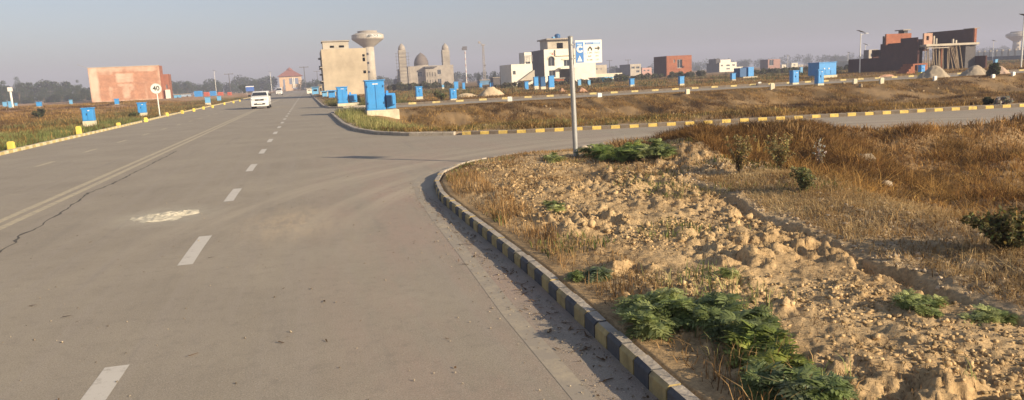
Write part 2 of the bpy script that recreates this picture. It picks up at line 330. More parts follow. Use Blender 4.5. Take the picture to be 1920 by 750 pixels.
vd=N.new('ShaderNodeVectorMath'); vd.operation='MULTIPLY_ADD'; L.new(ge.outputs['Position'],vd.inputs[0]); vd.inputs[1].default_value=(1.1,.9,0); vd.inputs[2].default_value=(2.06*1.1,-11.2*.9,0); vl=N.new('ShaderNodeVectorMath'); vl.operation='LENGTH'; L.new(vd.outputs[0],vl.inputs[0])
va=N.new('ShaderNodeVectorMath'); va.operation='SUBTRACT'; L.new(ge.outputs['Position'],va.inputs[0]); va.inputs[1].default_value=(10.5,6.5,0); vr=N.new('ShaderNodeVectorMath'); vr.operation='LENGTH'; L.new(va.outputs[0],vr.inputs[0])
cbx=N.new('ShaderNodeCombineXYZ'); L.new(vr.outputs['Value'],cbx.inputs[0]); sca=mr(spx.outputs[1],0,30,0,2.5); L.new(sca,cbx.inputs[1])
na_=N.new('ShaderNodeTexNoise'); na_.inputs['Scale'].default_value=1.6; na_.inputs['Detail'].default_value=5; na_.inputs['Roughness'].default_value=.6; L.new(cbx.outputs[0],na_.inputs[0])
c=mixc(mul(mul(mr(na_.outputs['Fac'],.46,.66,0,.75),mul(mr(vr.outputs['Value'],8,9.5,0,1),mr(vr.outputs['Value'],14.5,12,0,1))),mul(mr(spx.outputs[1],6.5,11,0,1),mr(spx.outputs[1],26,20,0,1))),c,(.44,.375,.28))
c=mixc(mul(mr(vl.outputs['Value'],.25,.95,.7,0),mr(noise(5,7,.8),.35,.65,.2,1)),c,(.50,.46,.36))
L.new(c,b.inputs['Base Color'])
bp=N.new('ShaderNodeBump'); bp.inputs['Strength'].default_value=.5; bp.inputs['Distance'].default_value=.006; L.new(noise(90,5,.8),bp.inputs['Height']); L.new(bp.outputs[0],b.inputs['Normal'])
MASPH=m
tri=tessellate_polygon([[Vector((p[0],p[1],0)) for p in POLY]])
me=bpy.data.meshes.new('road'); me.from_pydata([(p[0],p[1],0) for p in POLY],[],[tuple(t) for t in tri]); me.materials.append(MASPH)
bm=bmesh.new(); bm.from_mesh(me); bmesh.ops.recalc_face_normals(bm,faces=bm.faces)
for f in bm.faces:
    if f.normal.z<0: f.normal_flip()
bm.to_mesh(me); bm.free(); ro=bpy.data.objects.new('road',me); COL.objects.link(ro); tag(ro,kind='structure')
# ---- painted markings
def paint(name,col,wear=.5,sc=9.):
    m,N,L,b=newmat(name); b.inputs['Roughness'].default_value=.75
    ge=N.new('ShaderNodeNewGeometry'); n=N.new('ShaderNodeTexNoise'); n.inputs['Scale'].default_value=sc; n.inputs['Detail'].default_value=10; n.inputs['Roughness'].default_value=.8; L.new(ge.outputs['Position'],n.inputs[0])
    q=N.new('ShaderNodeMapRange'); q.inputs[1].default_value=.62-wear*.25; q.inputs[2].default_value=.62-wear*.25+.16; q.inputs[3].default_value=0; q.inputs[4].default_value=.9; L.new(n.outputs['Fac'],q.inputs[0])
    x=N.new('ShaderNodeMixRGB'); x.inputs[1].default_value=(*col,1); x.inputs[2].default_value=(.30,.26,.205,1); L.new(q.outputs[0],x.inputs[0]); L.new(x.outputs[0],b.inputs['Base Color']); return m
PW=paint('worn_white_paint',(.56,.52,.45),.35); PY=paint('worn_cream_paint',(.50,.42,.27),.7); PY2=paint('faded_yellow_edge_paint',(.43,.36,.25),1.0,3.)
def ribbon(mb,pts,wd,z=.0015,rag=0.):
    pts=[Vector((p[0],p[1],0)) for p in pts]; L_=[];R_=[]
    for i,p in enumerate(pts):
        d=(pts[min(i+1,len(pts)-1)]-pts[max(i-1,0)]).normalized(); n=Vector((-d.y,d.x,0)); w_=wd*(1+rag*(random.random()-.5))*.5
        L_.append(p+n*w_+Vector((0,0,z)));R_.append(p-n*w_+Vector((0,0,z)))
    k=len(pts); mb.add(L_+R_,[(i,k+i,k+i+1,i+1) for i in range(k-1)])
mb=MB(); y=-4.4+ .7
y0=7.83-4.32*3
for k in range(60):
    a=y0+k*4.32; ribbon(mb,[(-1.33,a),(-1.33,a+.75),(-1.32,a+1.5)],.145)
mb.build('lane_markings',PW); tag(bpy.data.objects['lane_markings'],kind='structure')
mb=MB()
for k in range(30):
    a=12.9+k*4.32; ribbon(mb,[(-6.9,a),(-6.9,a+1.4)],.13)
for x_ in (6.1,8.7,11.5,14.5): 
    yy=float(np.interp(x_,[4,11,22],[19.2,17.3,15.3])); ribbon(mb,[(x_,yy),(x_+1.0,yy-.25)],.10)
tag(mb.build('lane_markings',PY),kind='structure')
mb=MB()
for off in (-.12,.12):
    ribbon(mb,[(-4.3+off,y) for y in range(-20,400,4)],.13,.0015,.15)
tag(mb.build('centre_lines',PY),kind='structure')
mb=MB(); ribbon(mb,[(1.26,-4),(1.26,1),(1.27,3.5),(1.29,5),(1.36,7),(1.42,9),(1.48,10.6),(1.60,12.2),(1.85,13.3),(2.3,14.1),(3.0,14.9)],.115,.0015,.35)
tag(mb.build('edge_line',PY2),kind='structure')
# crack
mb=MB(); pts=[]; cp=[(-3.4,8.6),(-3.58,9.63),(-3.57,10.08),(-3.69,10.55),(-3.65,11.08),(-3.74,11.9),(-3.72,12.3),(-3.85,13.8),(-3.96,14.73),(-3.85,15.96),(-3.86,18.97),(-3.9,24)]
for a_,b_ in zip(cp[:-1],cp[1:]):
    n=max(2,int(abs(b_[1]-a_[1])/.12))
    for k in range(n): pts.append((a_[0]+(b_[0]-a_[0])*k/n+random.uniform(-.025,.025),a_[1]+(b_[1]-a_[1])*k/n))
ribbon(mb,pts,.030,.002,1.3); MCR=M('crack_tar',(.09,.078,.065),.9)
tag(mb.build('road_crack',MCR),kind='structure')
# spilled white powder, a low ragged heap
ga=np.linspace(-1,1,70); PX,PYY=np.meshgrid(ga,ga); px=-2.06+PX*.46;py=11.2+PYY*.46
rad=1-np.sqrt((PX*1.05-PYY*.1)**2+(PYY*1.25)**2)+ (fbm(px,py,.22,61,5)-.5)*1.3
pz=np.clip(rad,-.2,.6)*.07*(.2+1.2*fbm(px,py,.06,63,3))
Vp=np.stack([px.ravel(),py.ravel(),pz.ravel()],1); i,j=np.meshgrid(np.arange(69),np.arange(69),indexing='ij')
FP=np.stack([i*70+j,i*70+j+1,(i+1)*70+j+1,(i+1)*70+j],-1).reshape(-1,4); keep=(pz.ravel()[FP].max(1)>.0015); 
cp_=np.tile(np.array([.58,.53,.41]),(len(Vp),1))*(0.75+.35*fbm(px,py,.06,65,2).ravel()[:,None])
MPW=attr_mat('white_powder',.9,60,.15,.3)
o=npmesh('spilled_powder',Vp,FP[keep],cp_,MPW); tag(o,'white powder spilled in a low heap on the asphalt','powder',kind='stuff')
# ------------------------------------------------------------------ kerbs
KY=M('kerb_yellow_paint',(.60,.43,.11),.7,.25,9,.3,grime=.6); KYD=M('kerb_dusty_yellow',(.37,.28,.12),.8,.3,9,.3,grime=.8); KB=M('kerb_dark_blue_paint',(.036,.042,.06),.75,.4,5,.3,col2=(.12,.115,.105))
KC=M('kerb_concrete',(.40,.35,.28),.9,.25,6,.5,30,grime=.6); KBR=M('kerb_dusty_brown',(.15,.12,.09),.9,.3,5,grime=.3); KYL=M('kerb_pale_yellow',(.50,.40,.17),.8,.3,6,.3,grime=.7); KW=M('kerb_cream',(.62,.53,.33),.8,.2,6,grime=.4)
def kerb(pts,step,side,mats,h=.13,wd=.13,patt=(0,1),start=0,skip=None):
    # blocks along a polyline; front face painted, top bare (material 2)
    P=[np.array(p,float) for p in pts]; mb=MB(); seg=[np.linalg.norm(P[i+1]-P[i]) for i in range(len(P)-1)]; cum=np.concatenate([[0],np.cumsum(seg)])
    def at(s):
        i=min(int(np.searchsorted(cum,s,side='right'))-1,len(P)-2); t=(s-cum[i])/seg[i]; return P[i]+(P[i+1]-P[i])*t
    n=int(cum[-1]/step)
    for k in range(n):
        a=at(k*step+.006);b_=at((k+1)*step-.006); d=(b_-a)/np.linalg.norm(b_-a); nn=np.array([d[1],-d[0]])*side
        dist=np.hypot(*a); j=lambda s_:random.uniform(-s_,s_) if dist<60 else 0
        a=a+nn*j(.004); b_=b_+nn*j(.004); hh=h+j(.006); c_=.022
        q=[]
        for p in (a,b_):
            for off,z in ((0,-.05),(0,hh-c_),(c_,hh),(wd,hh),(wd,-.05)): q.append((p[0]+nn[0]*off,p[1]+nn[1]*off,z))
        mi=patt[(k+start)%len(patt)]
        if skip and skip(a): mi=2
        mb.add(q,[(0,1,6,5)],mi); mb.add(q,[(1,2,7,6)],mi); mb.add(q,[(2,3,8,7)],2); mb.add(q,[(3,4,9,8)],2); mb.add(q,[(0,4,3,2,1)],mi); mb.add(q,[(5,6,7,8,9)],mi)
    return tag(mb.build('kerb',mats),kind='structure')
kerb(RK[:9],.214,1,[KYD,KB,KC],.108,.085)
kerb(RK[8:14],.43,1,[KW,KC,KC],.10,.15,(0,1,1))
fkp=[p for p in FK if p[0]<62 and p[1]<47]
kerb(fkp[:7],.29,1,[KY,KBR,KC],.10,.15,(0,1))
kerb(fkp[6:],.4,1,[KC,KC,KC],.11,.15)
kerb([(2.4,49.6),(5,49.9),(70,49.9)],.5,1,[KW,KC,KC],.06,.15,(0,1))
kerb([(1.22,46.),(1.5,48.6),(2.4,49.6)],.4,1,[KC,KC,KC],.12,.15)
kerb([(75,57.35),(5,57.35)],.62,1,[KYL,KBR,KC],.15,.2,(0,1,1))
kerb([(5,57.35),(2.4,57.5),(1.5,58.8),(1.15,64),(1.0,90),(.8,147),(.6,300)],.5,1,[KC,KC,KC],.13,.15)
kerb(list(reversed(LK[1:])),.40,-1,[KYL,KW,KC],.10,.16,(0,1))
# ------------------------------------------------------------------ big structures
BRK=brickmat('red_brick',(.36,.12,.06),(.27,.09,.045),(.30,.20,.14),3.2)
BRKD=brickmat('shaded_red_brick',(.11,.045,.035),(.08,.037,.03),(.07,.05,.045),3.2)  # the red brick darkened for walls facing off the sun; shade in the colour
BRKP=brickmat('patchy_brick',(.47,.235,.135),(.40,.185,.105),(.48,.32,.22),2.,pale=(.64,.50,.38),attr=True)
PLA=M('beige_plaster',(.44,.365,.26),.9,.22,.35,.4,6,grime=.45); CON=M('raw_concrete',(.33,.29,.24),.9,.25,.6,.4,8,grime=.4)
CONL=M('pale_concrete',(.44,.39,.31),.9,.2,.5,.4,8,grime=.35); DCON=M('grey_cement_and_shade',(.10,.093,.092),.9,.25,.6,.3,8)  # DCON: cement made darker, also painting shade on side walls off the sun
WHI=M('white_render',(.72,.68,.58),.8,.08,.8,grime=.12); CREAM=M('cream_render',(.66,.60,.46),.8,.08,.8,grime=.12)
GLS=M('dark_glass',(.03,.035,.045),.15,.1,1,spec=.6); DRK=M('dark_opening',(.035,.03,.03),.9,.2,2)
BLU=M('cabinet_blue_paint',(.045,.27,.62),.45,.10,3,spec=.4,grime=.18); BLUD=M('cabinet_dark_blue',(.02,.09,.22),.5,.1,3); BLUL=M('faded_light_blue',(.13,.36,.60),.6,.12,2,grime=.2)
PLI=M('plinth_cream',(.58,.52,.38),.85,.15,3,grime=.35); YEL=M('marker_yellow',(.66,.52,.10),.7,.15,4,grime=.3); WHT=M('white_paint',(.72,.70,.64),.6,.06,3); GRY=M('galvanised_steel',(.34,.34,.33),.45,.12,6,metal=.3); BLK=M('black_rubber',(.02,.02,.02),.8)
def terr(x,y,d=0.): return tz(x,y)-d
def bl(name,label,cat,pxl,pxr,pyt,pyb,Yf,pxb=None,dep=None,group=None,zb=None):
    """front-left corner at photo column pxl, front at Y=Yf; returns thing, width, height, depth"""
    ym=(pyt+pyb)/2; X0=atY(pxl,ym,Yf)[0]; X1=atY(pxr,ym,Yf)[0]; Z=atY((pxl+pxr)/2,pyt,Yf)[1]
    if dep is None: dep=abs(yofX(pxb,ym,X0)-Yf) if pxb is not None else (X1-X0)*.8
    z0=(terr(X0,Yf,.15) if zb is None else zb)
    t=thing(name,label,cat,(X0,Yf,z0),0,group); return t,X1-X0,Z-z0,dep
def shell(mb,W,Hh,D,t=.25,front=(),left=(),right=(),roof=True,par=.0,mi=0,rmi=None):
    mb.wall((0,0,0),(1,0,0),(0,1,0),W,Hh,t,front,mi)
    mb.wall((0,D,0),(0,-1,0),(1,0,0),D,Hh,t,left,mi) if 0 else mb.wall((0,0.002,0),(0,1,0),(1,0,0),D-.004,Hh-.003,t,left,mi)
    mb.wall((W,0.002,0),(0,1,0),(-1,0,0),D-.004,Hh-.003,t,right,mi)
    mb.wall((0,D,0),(1,0,0),(0,-1,0),W,Hh-.002,t,(),mi)
def roofslab(t,W,D,z,mat,over=0.,th=.2): return MB().box(t+.01 if 0 else t,t,z-th,W-t,D-t,z).build('roof',mat)
def part(mb,name,mats,parent,**k): return mb.build(name,mats,parent,**k)
def window(parent,x0,z0,x1,z1,y=.16,fr=.07,fm=None,gm=None,face='front',D=0):
    """frame with a pane as its sub-part, set inside an opening"""
    mb=MB(); 
    def bx(mb,a,c,b_,d,y0,y1):
        if face=='front': mb.box(a,y0,c,b_,y1,d)
        else: mb.box(y0,a,c,y1,b_,d)
    bx(mb,x0,z0,x0+fr,z1,y-.04,y+.04);bx(mb,x1-fr,z0,x1,z1,y-.04,y+.04);bx(mb,x0+fr,z0,x1-fr,z0+fr,y-.04,y+.04);bx(mb,x0+fr,z1-fr,x1-fr,z1,y-.04,y+.04)
    bx(mb,(x0+x1)/2-fr*.4,z0+fr,(x0+x1)/2+fr*.4,z1-fr,y-.035,y+.035)
    f=mb.build('window',fm or GRY,parent); p=MB(); bx(p,x0+fr,z0+fr,x1-fr,z1-fr,y-.01,y+.01); p.build('pane',gm or GLS,f); return f
# ---- left brick building with pale mortar patches
t,W,Hh,D=bl('brick_building','large brick building with pale plaster patches on its blank wall, left of the road','building',168,302,125,192,187,dep=4)
nx,nz=60,30; xs=np.linspace(0,W,nx+1);zs=np.linspace(0,Hh,nz+1)
XX,ZZ=np.meshgrid(xs,zs); u=XX/W;v=ZZ/Hh
pale=np.zeros_like(u)
def blob(u0,u1,v0,v1,a=1.,s=.03):
    a*=.85
    global pale; pale=np.maximum(pale,a*ss(u0-s,u0+s,u)*(1-ss(u1-s,u1+s,u))*ss(v0-s,v0+s,v)*(1-ss(v1-s,v1+s,v)))
blob(.0,.13,0,1,.85);blob(0,1,.86,1.,.55);blob(0,1,-.1,.05,.8);blob(.37,.62,.55,.82,.7);blob(.25,.32,.05,.45,.5);blob(.38,.6,.42,.52,.6);blob(.44,.55,.08,.45,.55);blob(.76,.8,0,.5,.4);blob(.6,1,.50,.54,.4);blob(.96,1.02,0,1,.5);blob(.13,.34,.78,.86,.35);blob(.62,.95,.84,.9,.6);blob(.3,.42,.0,.42,.3);blob(.55,.62,.3,.5,.5);blob(.86,.9,.05,.45,.35);pale=pale*(.6+.8*fbm(XX,ZZ,1.6,77))+.35*(fbm(XX,ZZ,2.5,78)-.4)
V=np.stack([XX.ravel(),0*XX.ravel(),ZZ.ravel()],1);i,j=np.meshgrid(np.arange(nz),np.arange(nx),indexing='ij')
FA=np.stack([i*(nx+1)+j,i*(nx+1)+j+1,(i+1)*(nx+1)+j+1,(i+1)*(nx+1)+j],-1).reshape(-1,4)
o=npmesh('front_wall',V,FA,np.repeat(pale.ravel()[:,None],3,1),BRKP); o.parent=t
mb=MB(); mb.box(0,.01,0,.25,D,Hh-.01);mb.box(W-.25,.01,0,W,D,Hh-.01);mb.box(.25,D-.25,0,W-.25,D,Hh-.01); mb.build('side_wall',BRK,t)
MB().box(.25,.01,Hh-.9,W-.25,D-.25,Hh-.7).build('roof',CON,t)
MB().box(-.12,-.05,Hh-.02,W+.05,.3,Hh+.10).build('coping',CONL,t)
for z in (2.6,5.4): 
    mb=MB(); mb.box(-.55,1.5,z,-.002,3.2,z+.12); mb.build('ledge',CONL,t)
mb=MB(); mb.bar((-.1,1,Hh),(-2.1,.6,Hh+.9),.04); mb.build('rod',GRY,t)
t2,W2,H2,D2=bl('brick_annex','small red brick block with dark window at the right end of the patchy brick building','building',303.5,319,139,192,188,dep=3)
mb=MB(); shell(mb,W2,H2,D2,front=[(.9,H2*.42,W2*.72,H2*.58)]); mb.build('wall',BRK,t2); MB().box(.26,.26,H2-.6,W2-.26,D2-.26,H2-.4).build('roof',CON,t2)
MB().box(W2*.42,-.6,0,W2-.02,-.02,H2*.38).build('porch_wall',WHI,t2)
window(t2,.9,H2*.42,W2*.72,H2*.58)
# ---- beige three storey building beside the road
t,W,Hh,D=bl('concrete_building','tall bare beige concrete building with a rooftop room, right beside the road','building',606,690,91,192,120,dep=13)
lw=[(D*.2,Hh*.35,D*.45,Hh*.48),(D*.2,Hh*.65,D*.45,Hh*.78)]
ho=[(W*.905,Hh*.72,W*.975,Hh*.80),(W*.905,Hh*.82,W*.96,Hh*.87),(W*.90,Hh*.47,W*.97,Hh*.53)]
mb=MB(); shell(mb,W,Hh,D,front=ho,left=lw); mb.build('wall',PLA,t); MB().box(.26,.26,Hh-.5,W-.26,D-.26,Hh-.3).build('roof',CON,t)
for z in (Hh*.33,Hh*.62): MB().box(-.35,-.004,z,-.002,D,z+.16).build('floor_slab_edge',CON,t)
for k in range(4): MB().box(-.45,D*.2+k*.01,Hh*(.3+.17*k),-.01,D*.4,Hh*(.33+.17*k)).build('ledge',DCON,t)
mb=MB(); x0,x1=W*.05,W*.63; h2=(91-79)*120/F*1.0
mb.wall((x0,1.5,Hh-.3),(1,0,0),(0,1,0),x1-x0,h2+.45,.2,[((x1-x0)*.27,.55,(x1-x0)*.43,h2*.85),((x1-x0)*.62,.55,(x1-x0)*.82,h2*.85)]); mb.box(x0,1.71,Hh-.3,x0+.2,6,Hh+h2+.14);mb.box(x1-.2,1.71,Hh-.3,x1,6,Hh+h2+.14);mb.box(x0+.2,5.8,Hh-.3,x1-.2,6,Hh+h2+.14)
r=mb.build('rooftop_room',CONL,t); MB().box(x0-.15,1.3,Hh+h2+.152,x1+.15,6.1,Hh+h2+.32).build('slab',CON,r)
for a in ho: 
    MB().box(a[0]-.05,.1,a[1]-.12,a[2]+.05,.25,a[1]-.002).build('sill',CON,t)
# ---- water tower
def tower(px,pyb,pyt,pxl,pxr,Y,label,withtext):
    X,_=atY(px,(pyt+pyb)/2,Y); z0=0.; Z=atY(px,pyt,Y)[1]; rad=(atY(pxr,pyt,Y)[0]-atY(pxl,pyt,Y)[0])/2
    t=thing('water_tower',label,'water tower',(X,Y,z0)); s=rad
    MB().lathe([(s*.36,0),(s*.345,Z*.4),(s*.33,Z-s*.86)],n=28).build('shaft',CONL,t,smooth=True)
    bowl=MB().lathe([(s*.34,Z-s*.98),(s*.42,Z-s*.92),(s*.97,Z-s*.52),(s,Z-s*.47),(s*.985,Z-s*.24),(s*.75,Z-s*.14),(s*.60,Z-s*.125),(s*.1,Z-s*.10)],n=40).build('bowl',CONL,t)
    MB().lathe([(s*.60,Z-s*.13),(s*.615,Z-.03),(s*.55,Z),(.1,Z+.02)],n=32).build('cap',CON,t)
    if withtext:
        # curved white band with the marks bent round the rim
        a0,a1=R(-98),R(-42); n=14; mb=MB(); vs=[]
        for k in range(n+1):
            a=a0+(a1-a0)*k/n
            for z,rr_ in ((Z-s*.44,s*1.012),(Z-s*.26,s*1.005)): vs.append((rr_*math.cos(a),rr_*math.sin(a),z))
        mb.add(vs,[(2*k,2*k+2,2*k+3,2*k+1) for k in range(n)]); mb.build('sign_band',WHT,bowl)
        o=text('BLOCK C',s*.19,'lettering',BLK,bowl,(0,0,0),(0,0,0),ex=.02,bold=.01)
        for v in o.data.vertices:
            a=R(-66)+v.co.x/s; zz=v.co.y; v.co=Vector(((s*1.02+v.co.z)*math.cos(a),(s*1.02+v.co.z)*math.sin(a),Z-s*.35+zz))
        mb=MB(); tri=[(-.10,-.08),(.10,-.08),(0,.09)]
        mb.add([(s*1.03*math.cos(R(-92)+a),s*1.03*math.sin(R(-92)+a),Z-s*.35+b_*s) for a,b_ in tri],[(0,1,2)]); mb.build('emblem',M('emblem_grey',(.12,.12,.10),.8),bowl)
    for k in range(4): MB().box(-s*.16,-s*.35,Z*(.28+.155*k),-s*.05,-s*.26,Z*(.28+.155*k)+s*.13).build('shaft_window',DRK,t)
    return t
tower(692,150,58,662,723,250,'concrete mushroom water tower with a lettered white band, behind the tall beige building',True)
tower(1906,108,59,1892,1921,300,'pale hazy water tower at the far right edge of the photo',False)
# ---- unfinished mosque
CONL_=CONL; CONL=M('mosque_cement',(.33,.29,.235),.9,.25,.4,.4,8,grime=.5)
Y=250; t,W,Hh,D=bl('mosque','unfinished grey concrete mosque with a pointed dome and two square minarets','mosque',766,851,123,164,Y,dep=22,zb=-.1)
U=W/85.
fh=[(17*U,Hh*.50,26*U,Hh*.74),(54*U,Hh*.56,61*U,Hh*.80),(54*U,Hh*.12,61*U,Hh*.36)]
mb=MB(); shell(mb,W,Hh,D,front=fh); mb.build('hall_wall',CON,t); MB().box(.26,.26,Hh-.8,W-.26,D-.26,Hh-.5).build('roof',CON,t)
for a in fh: window(t,*a,y=.12,fr=.1)
mb=MB(); mb.wall((30*U,-2.6,0),(1,0,0),(0,1,0),22*U,Hh*.84,.3,[((2.0+4.9*k)*U,Hh*(.12+.36*r_),(3.4+4.9*k)*U,Hh*(.12+.36*r_)+Hh*.2) for k in range(4) for r_ in (0,1)]); mb.box(30*U,-2.29,0,30*U+.3,-.01,Hh*.84); mb.box(52*U-.3,-2.29,0,52*U,-.01,Hh*.84); mb.box(30*U+.3,-2.29,Hh*.80,52*U-.3,-.01,Hh*.83); mb.build('porch',CONL,t)
MB().box(29*U,-2.8,Hh*.90,51*U,-.3,Hh*.955).build('porch_canopy',DCON,t)
mb=MB(); mb.box(-9*U,8,0,-.05,16,Hh*.93); mb.box(-15*U,14,0,-9.05*U,21,Hh*.45); mb.build('side_wing',DCON,t)
cx,cy=32.5*U,9; rd=13.8*U
MB().lathe([(rd*1.03,Hh-.45),(rd*1.03,Hh+.5),(rd*.96,Hh+.52)],cx,cy,32).build('drum',CON,t)
pr=[(rd*.96,Hh+.5),(rd*1.0,Hh+rd*.35),(rd*.97,Hh+rd*.7),(rd*.82,Hh+rd*1.1),(rd*.55,Hh+rd*1.5),(rd*.28,Hh+rd*1.72),(rd*.05,Hh+rd*1.87),(.02,Hh+rd*1.95)]
MB().lathe(pr,cx,cy,36).build('dome',M('dome_brown_cement',(.15,.125,.108),.9,.3,.5,grime=.3),t,smooth=True)
def minaret(x0,x1,ztop,y0,scaf):
    w_=x1-x0; m=MB().box(x0,y0,0,x1,y0+w_,ztop).build('minaret',CONL,t)
    c_=((x0+x1)/2,y0+w_/2); MB().lathe([(w_*.46,ztop+.002),(w_*.5,ztop+w_*.2),(w_*.4,ztop+w_*.55),(w_*.2,ztop+w_*.78),(.03,ztop+w_*.95)],*c_,16).build('cap',CON,m)
    for k in range(5):
        z=ztop*(.45+.12*k); MB().box(x0-.12,y0-.12,z,x1+.12,y0+w_+.12,z+.12).build('ring_band',CON,m)
    if scaf:
        mb=MB()
        for dx in (x0-1.0,x1+.6): mb.bar((dx,y0-.7,0),(dx,y0-.7,ztop-1),.05,n=5)
        for k in range(9): z=ztop*(.2+.09*k); mb.bar((x0-1.3,y0-.7,z),(x1+1,y0-.7,z),.045,n=5)
        mb.build('scaffold',M('scaffold_pipe',(.12,.11,.10),.7),m)
zm1=atY(757,94,Y)[1];zm2=atY(841,92,Y)[1]
minaret(-17*U,-4*U,zm1,-3,True); minaret(69*U,82.5*U,zm2,3,False)
CONL=CONL_
# ---- white modern house with arch window, plus companions
Y=140; t,W,Hh,D=bl('white_house','white two storey house with a tall arched window and dark side wall, behind the signpost','house',1021,1117,91,160,Y,pxb=995)
U=W/96.
fh=[(7*U,Hh*.52,19*U,Hh*.80),(36*U,Hh*.50,47*U,Hh*.68),(8*U,Hh*.20,20*U,Hh*.40),(27*U,.1,51*U,Hh*.42)]
mb=MB(); mb.wall((0,0,0),(1,0,0),(0,1,0),58*U,Hh,.25,fh); mb.box(58*U,.003,0,W,.25,Hh*.60); mb.box(W-.25,.26,0,W,D,Hh*.60); mb.box(.253,D-.25,0,W-.25,D,Hh*.60); mb.build('front_wall',WHI,t)
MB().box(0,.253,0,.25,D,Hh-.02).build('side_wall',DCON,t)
MB().box(.26,.26,Hh-.6,58*U,D-.3,Hh-.4).build('roof',CONL,t); MB().box(58*U,.26,Hh*.55,W-.26,D-.3,Hh*.57).build('low_roof',CONL,t)
MB().box(26*U,-1.2,Hh*.425,58*U,-.01,Hh*.47).build('balcony_slab',WHI,t)
# arch head + glass
a=fh[0]; cxx=(a[0]+a[2])/2; rw=(a[2]-a[0])/2
mb=MB(); pts=[(a[0]-.0,a[3]-rw)]
for side in (-1,1):
    arc=[(cxx+side*rw*math.cos(q),a[3]-rw+rw*math.sin(q)) for q in [k*math.pi/2/8 for k in range(9)]]
    mb.prism(arc+[(cxx+side*rw,a[3])] if side==1 else arc+[(cxx-rw,a[3])],.004,.2,ax='y')
mb.build('arch_spandrel',WHI,t)
mb=MB(); n=20
for r0,r1 in ((rw*1.02,rw*1.28),):
    for k in range(n):
        q0,q1=math.pi*k/n,math.pi*(k+1)/n
        mb.prism([(cxx+r0*math.cos(q0),a[3]-rw+r0*math.sin(q0)),(cxx+r1*math.cos(q0),a[3]-rw+r1*math.sin(q0)),(cxx+r1*math.cos(q1),a[3]-rw+r1*math.sin(q1)),(cxx+r0*math.cos(q1),a[3]-rw+r0*math.sin(q1))],-.12,-.003,ax='y')
mb.build('arch_moulding',CREAM,t)
for a in fh[:3]: window(t,*a,y=.2)
mb=MB(); a=fh[1]; mb.box(a[0]-.35,-.15,a[1]-.3,a[2]+.35,-.003,a[1]-.02);mb.box(a[0]-.35,-.15,a[3]+.02,a[2]+.35,-.003,a[3]+.3); mb.build('window_surround',CREAM,t) if 0 else None
MB().box(a[0]-.35,-.15,a[1]-.3,a[2]+.35,-.003,a[1]-.02).build('sill',CREAM,t); MB().box(a[0]-.35,-.15,a[3]+.02,a[2]+.35,-.003,a[3]+.3).build('window_hood',CREAM,t)
mb=MB(); mb.box(20*U,-.3,Hh*.8,21*U,-.003,Hh*.98) ; mb.box(21.1*U,-.3,Hh*.8,58*U,-.003,Hh*.82); mb.build('trim',CREAM,t)
mb=MB(); mb.box(10*U,-.06,Hh*.885,16*U,-.004,Hh*.90,0); mb.box(13.5*U,-.061,Hh*.84,17*U,-.005,Hh*.86,0); mb.box(15.2*U,-.062,Hh*.862,16.6*U,-.006,Hh*.883,0); mb.build('red_emblem',M('emblem_red',(.62,.14,.10),.6),t)
h3=Hh+ (91-72)*Y/F
mb=MB(); mb.wall((16*U,3,Hh-.4),(1,0,0),(0,1,0),42*U,h3-Hh+.4,.25,[(17*U,.6,29*U,h3-Hh-.2)]); mb.box(16*U,3.26,Hh-.4,16*U+.25,8,h3); mb.box(58*U-.25,3.26,Hh-.4,58*U,8,h3); mb.box(16*U+.26,7.75,Hh-.4,58*U-.26,8,h3); r=mb.build('upper_room',CONL,t)
MB().box(12*U,2.2,h3+.002,62*U,8.5,h3+.28).build('slab',CON,r)
# rubble / bricks stacked in front
th=thing('rooftop_tank','small blue water tank on the roof of the white arched-window house','tank',(t.location.x+38*U,Y+4,t.location.z+h3+.28)); 
MB().lathe([(.55,0),(.58,.1),(.58,.7),(.3,.9),(.12,.95)],n=18).build('tank_body',BLUD,th,smooth=True); MB().box(-1.1,-.5,0,-.65,.5,.35).build('tank_stand',BLUL,th)
Y=127; t,W,Hh,D=bl('plain_white_house','low plain cream house with a sloping stair wall, left of the arched-window house','house',959,999,120,162,Y,dep=8)
mb=MB(); shell(mb,W,Hh,D,front=[(W*.06,Hh*.55,W*.2,Hh*.72)]); mb.build('wall',WHI,t); MB().box(.26,.26,Hh-.5,W-.26,D-.26,Hh-.3).build('roof',CONL,t); window(t,W*.06,Hh*.55,W*.2,Hh*.72)
MB().prism([(W*.32,Hh*.28),(W*1.02,Hh*.28),(W*1.02,Hh*.72)],-.9,-.02,ax='y').build('stair_wall',CONL,t)
t,W,Hh,D=bl('white_roof_house','narrow white house with balcony rails rising behind the low cream house','house',984,997.5,98,155,136,dep=3.5)
mb=MB(); shell(mb,W,Hh,D,front=[(W*.15,Hh*.55,W*.8,Hh*.72)]); mb.build('wall',WHI,t); MB().box(.26,.26,Hh-.6,W-.26,D-.26,Hh-.3).build('roof',CONL,t); window(t,W*.15,Hh*.55,W*.8,Hh*.72)
mb=MB(); [mb.bar((W*k/5,-.5,Hh*.72),(W*k/5,-.5,Hh*.9),.05,n=5) for k in range(6)]; mb.bar((0,-.5,Hh*.9),(W,-.5,Hh*.9),.05,n=5); mb.build('balcony_rail',GRY,t)
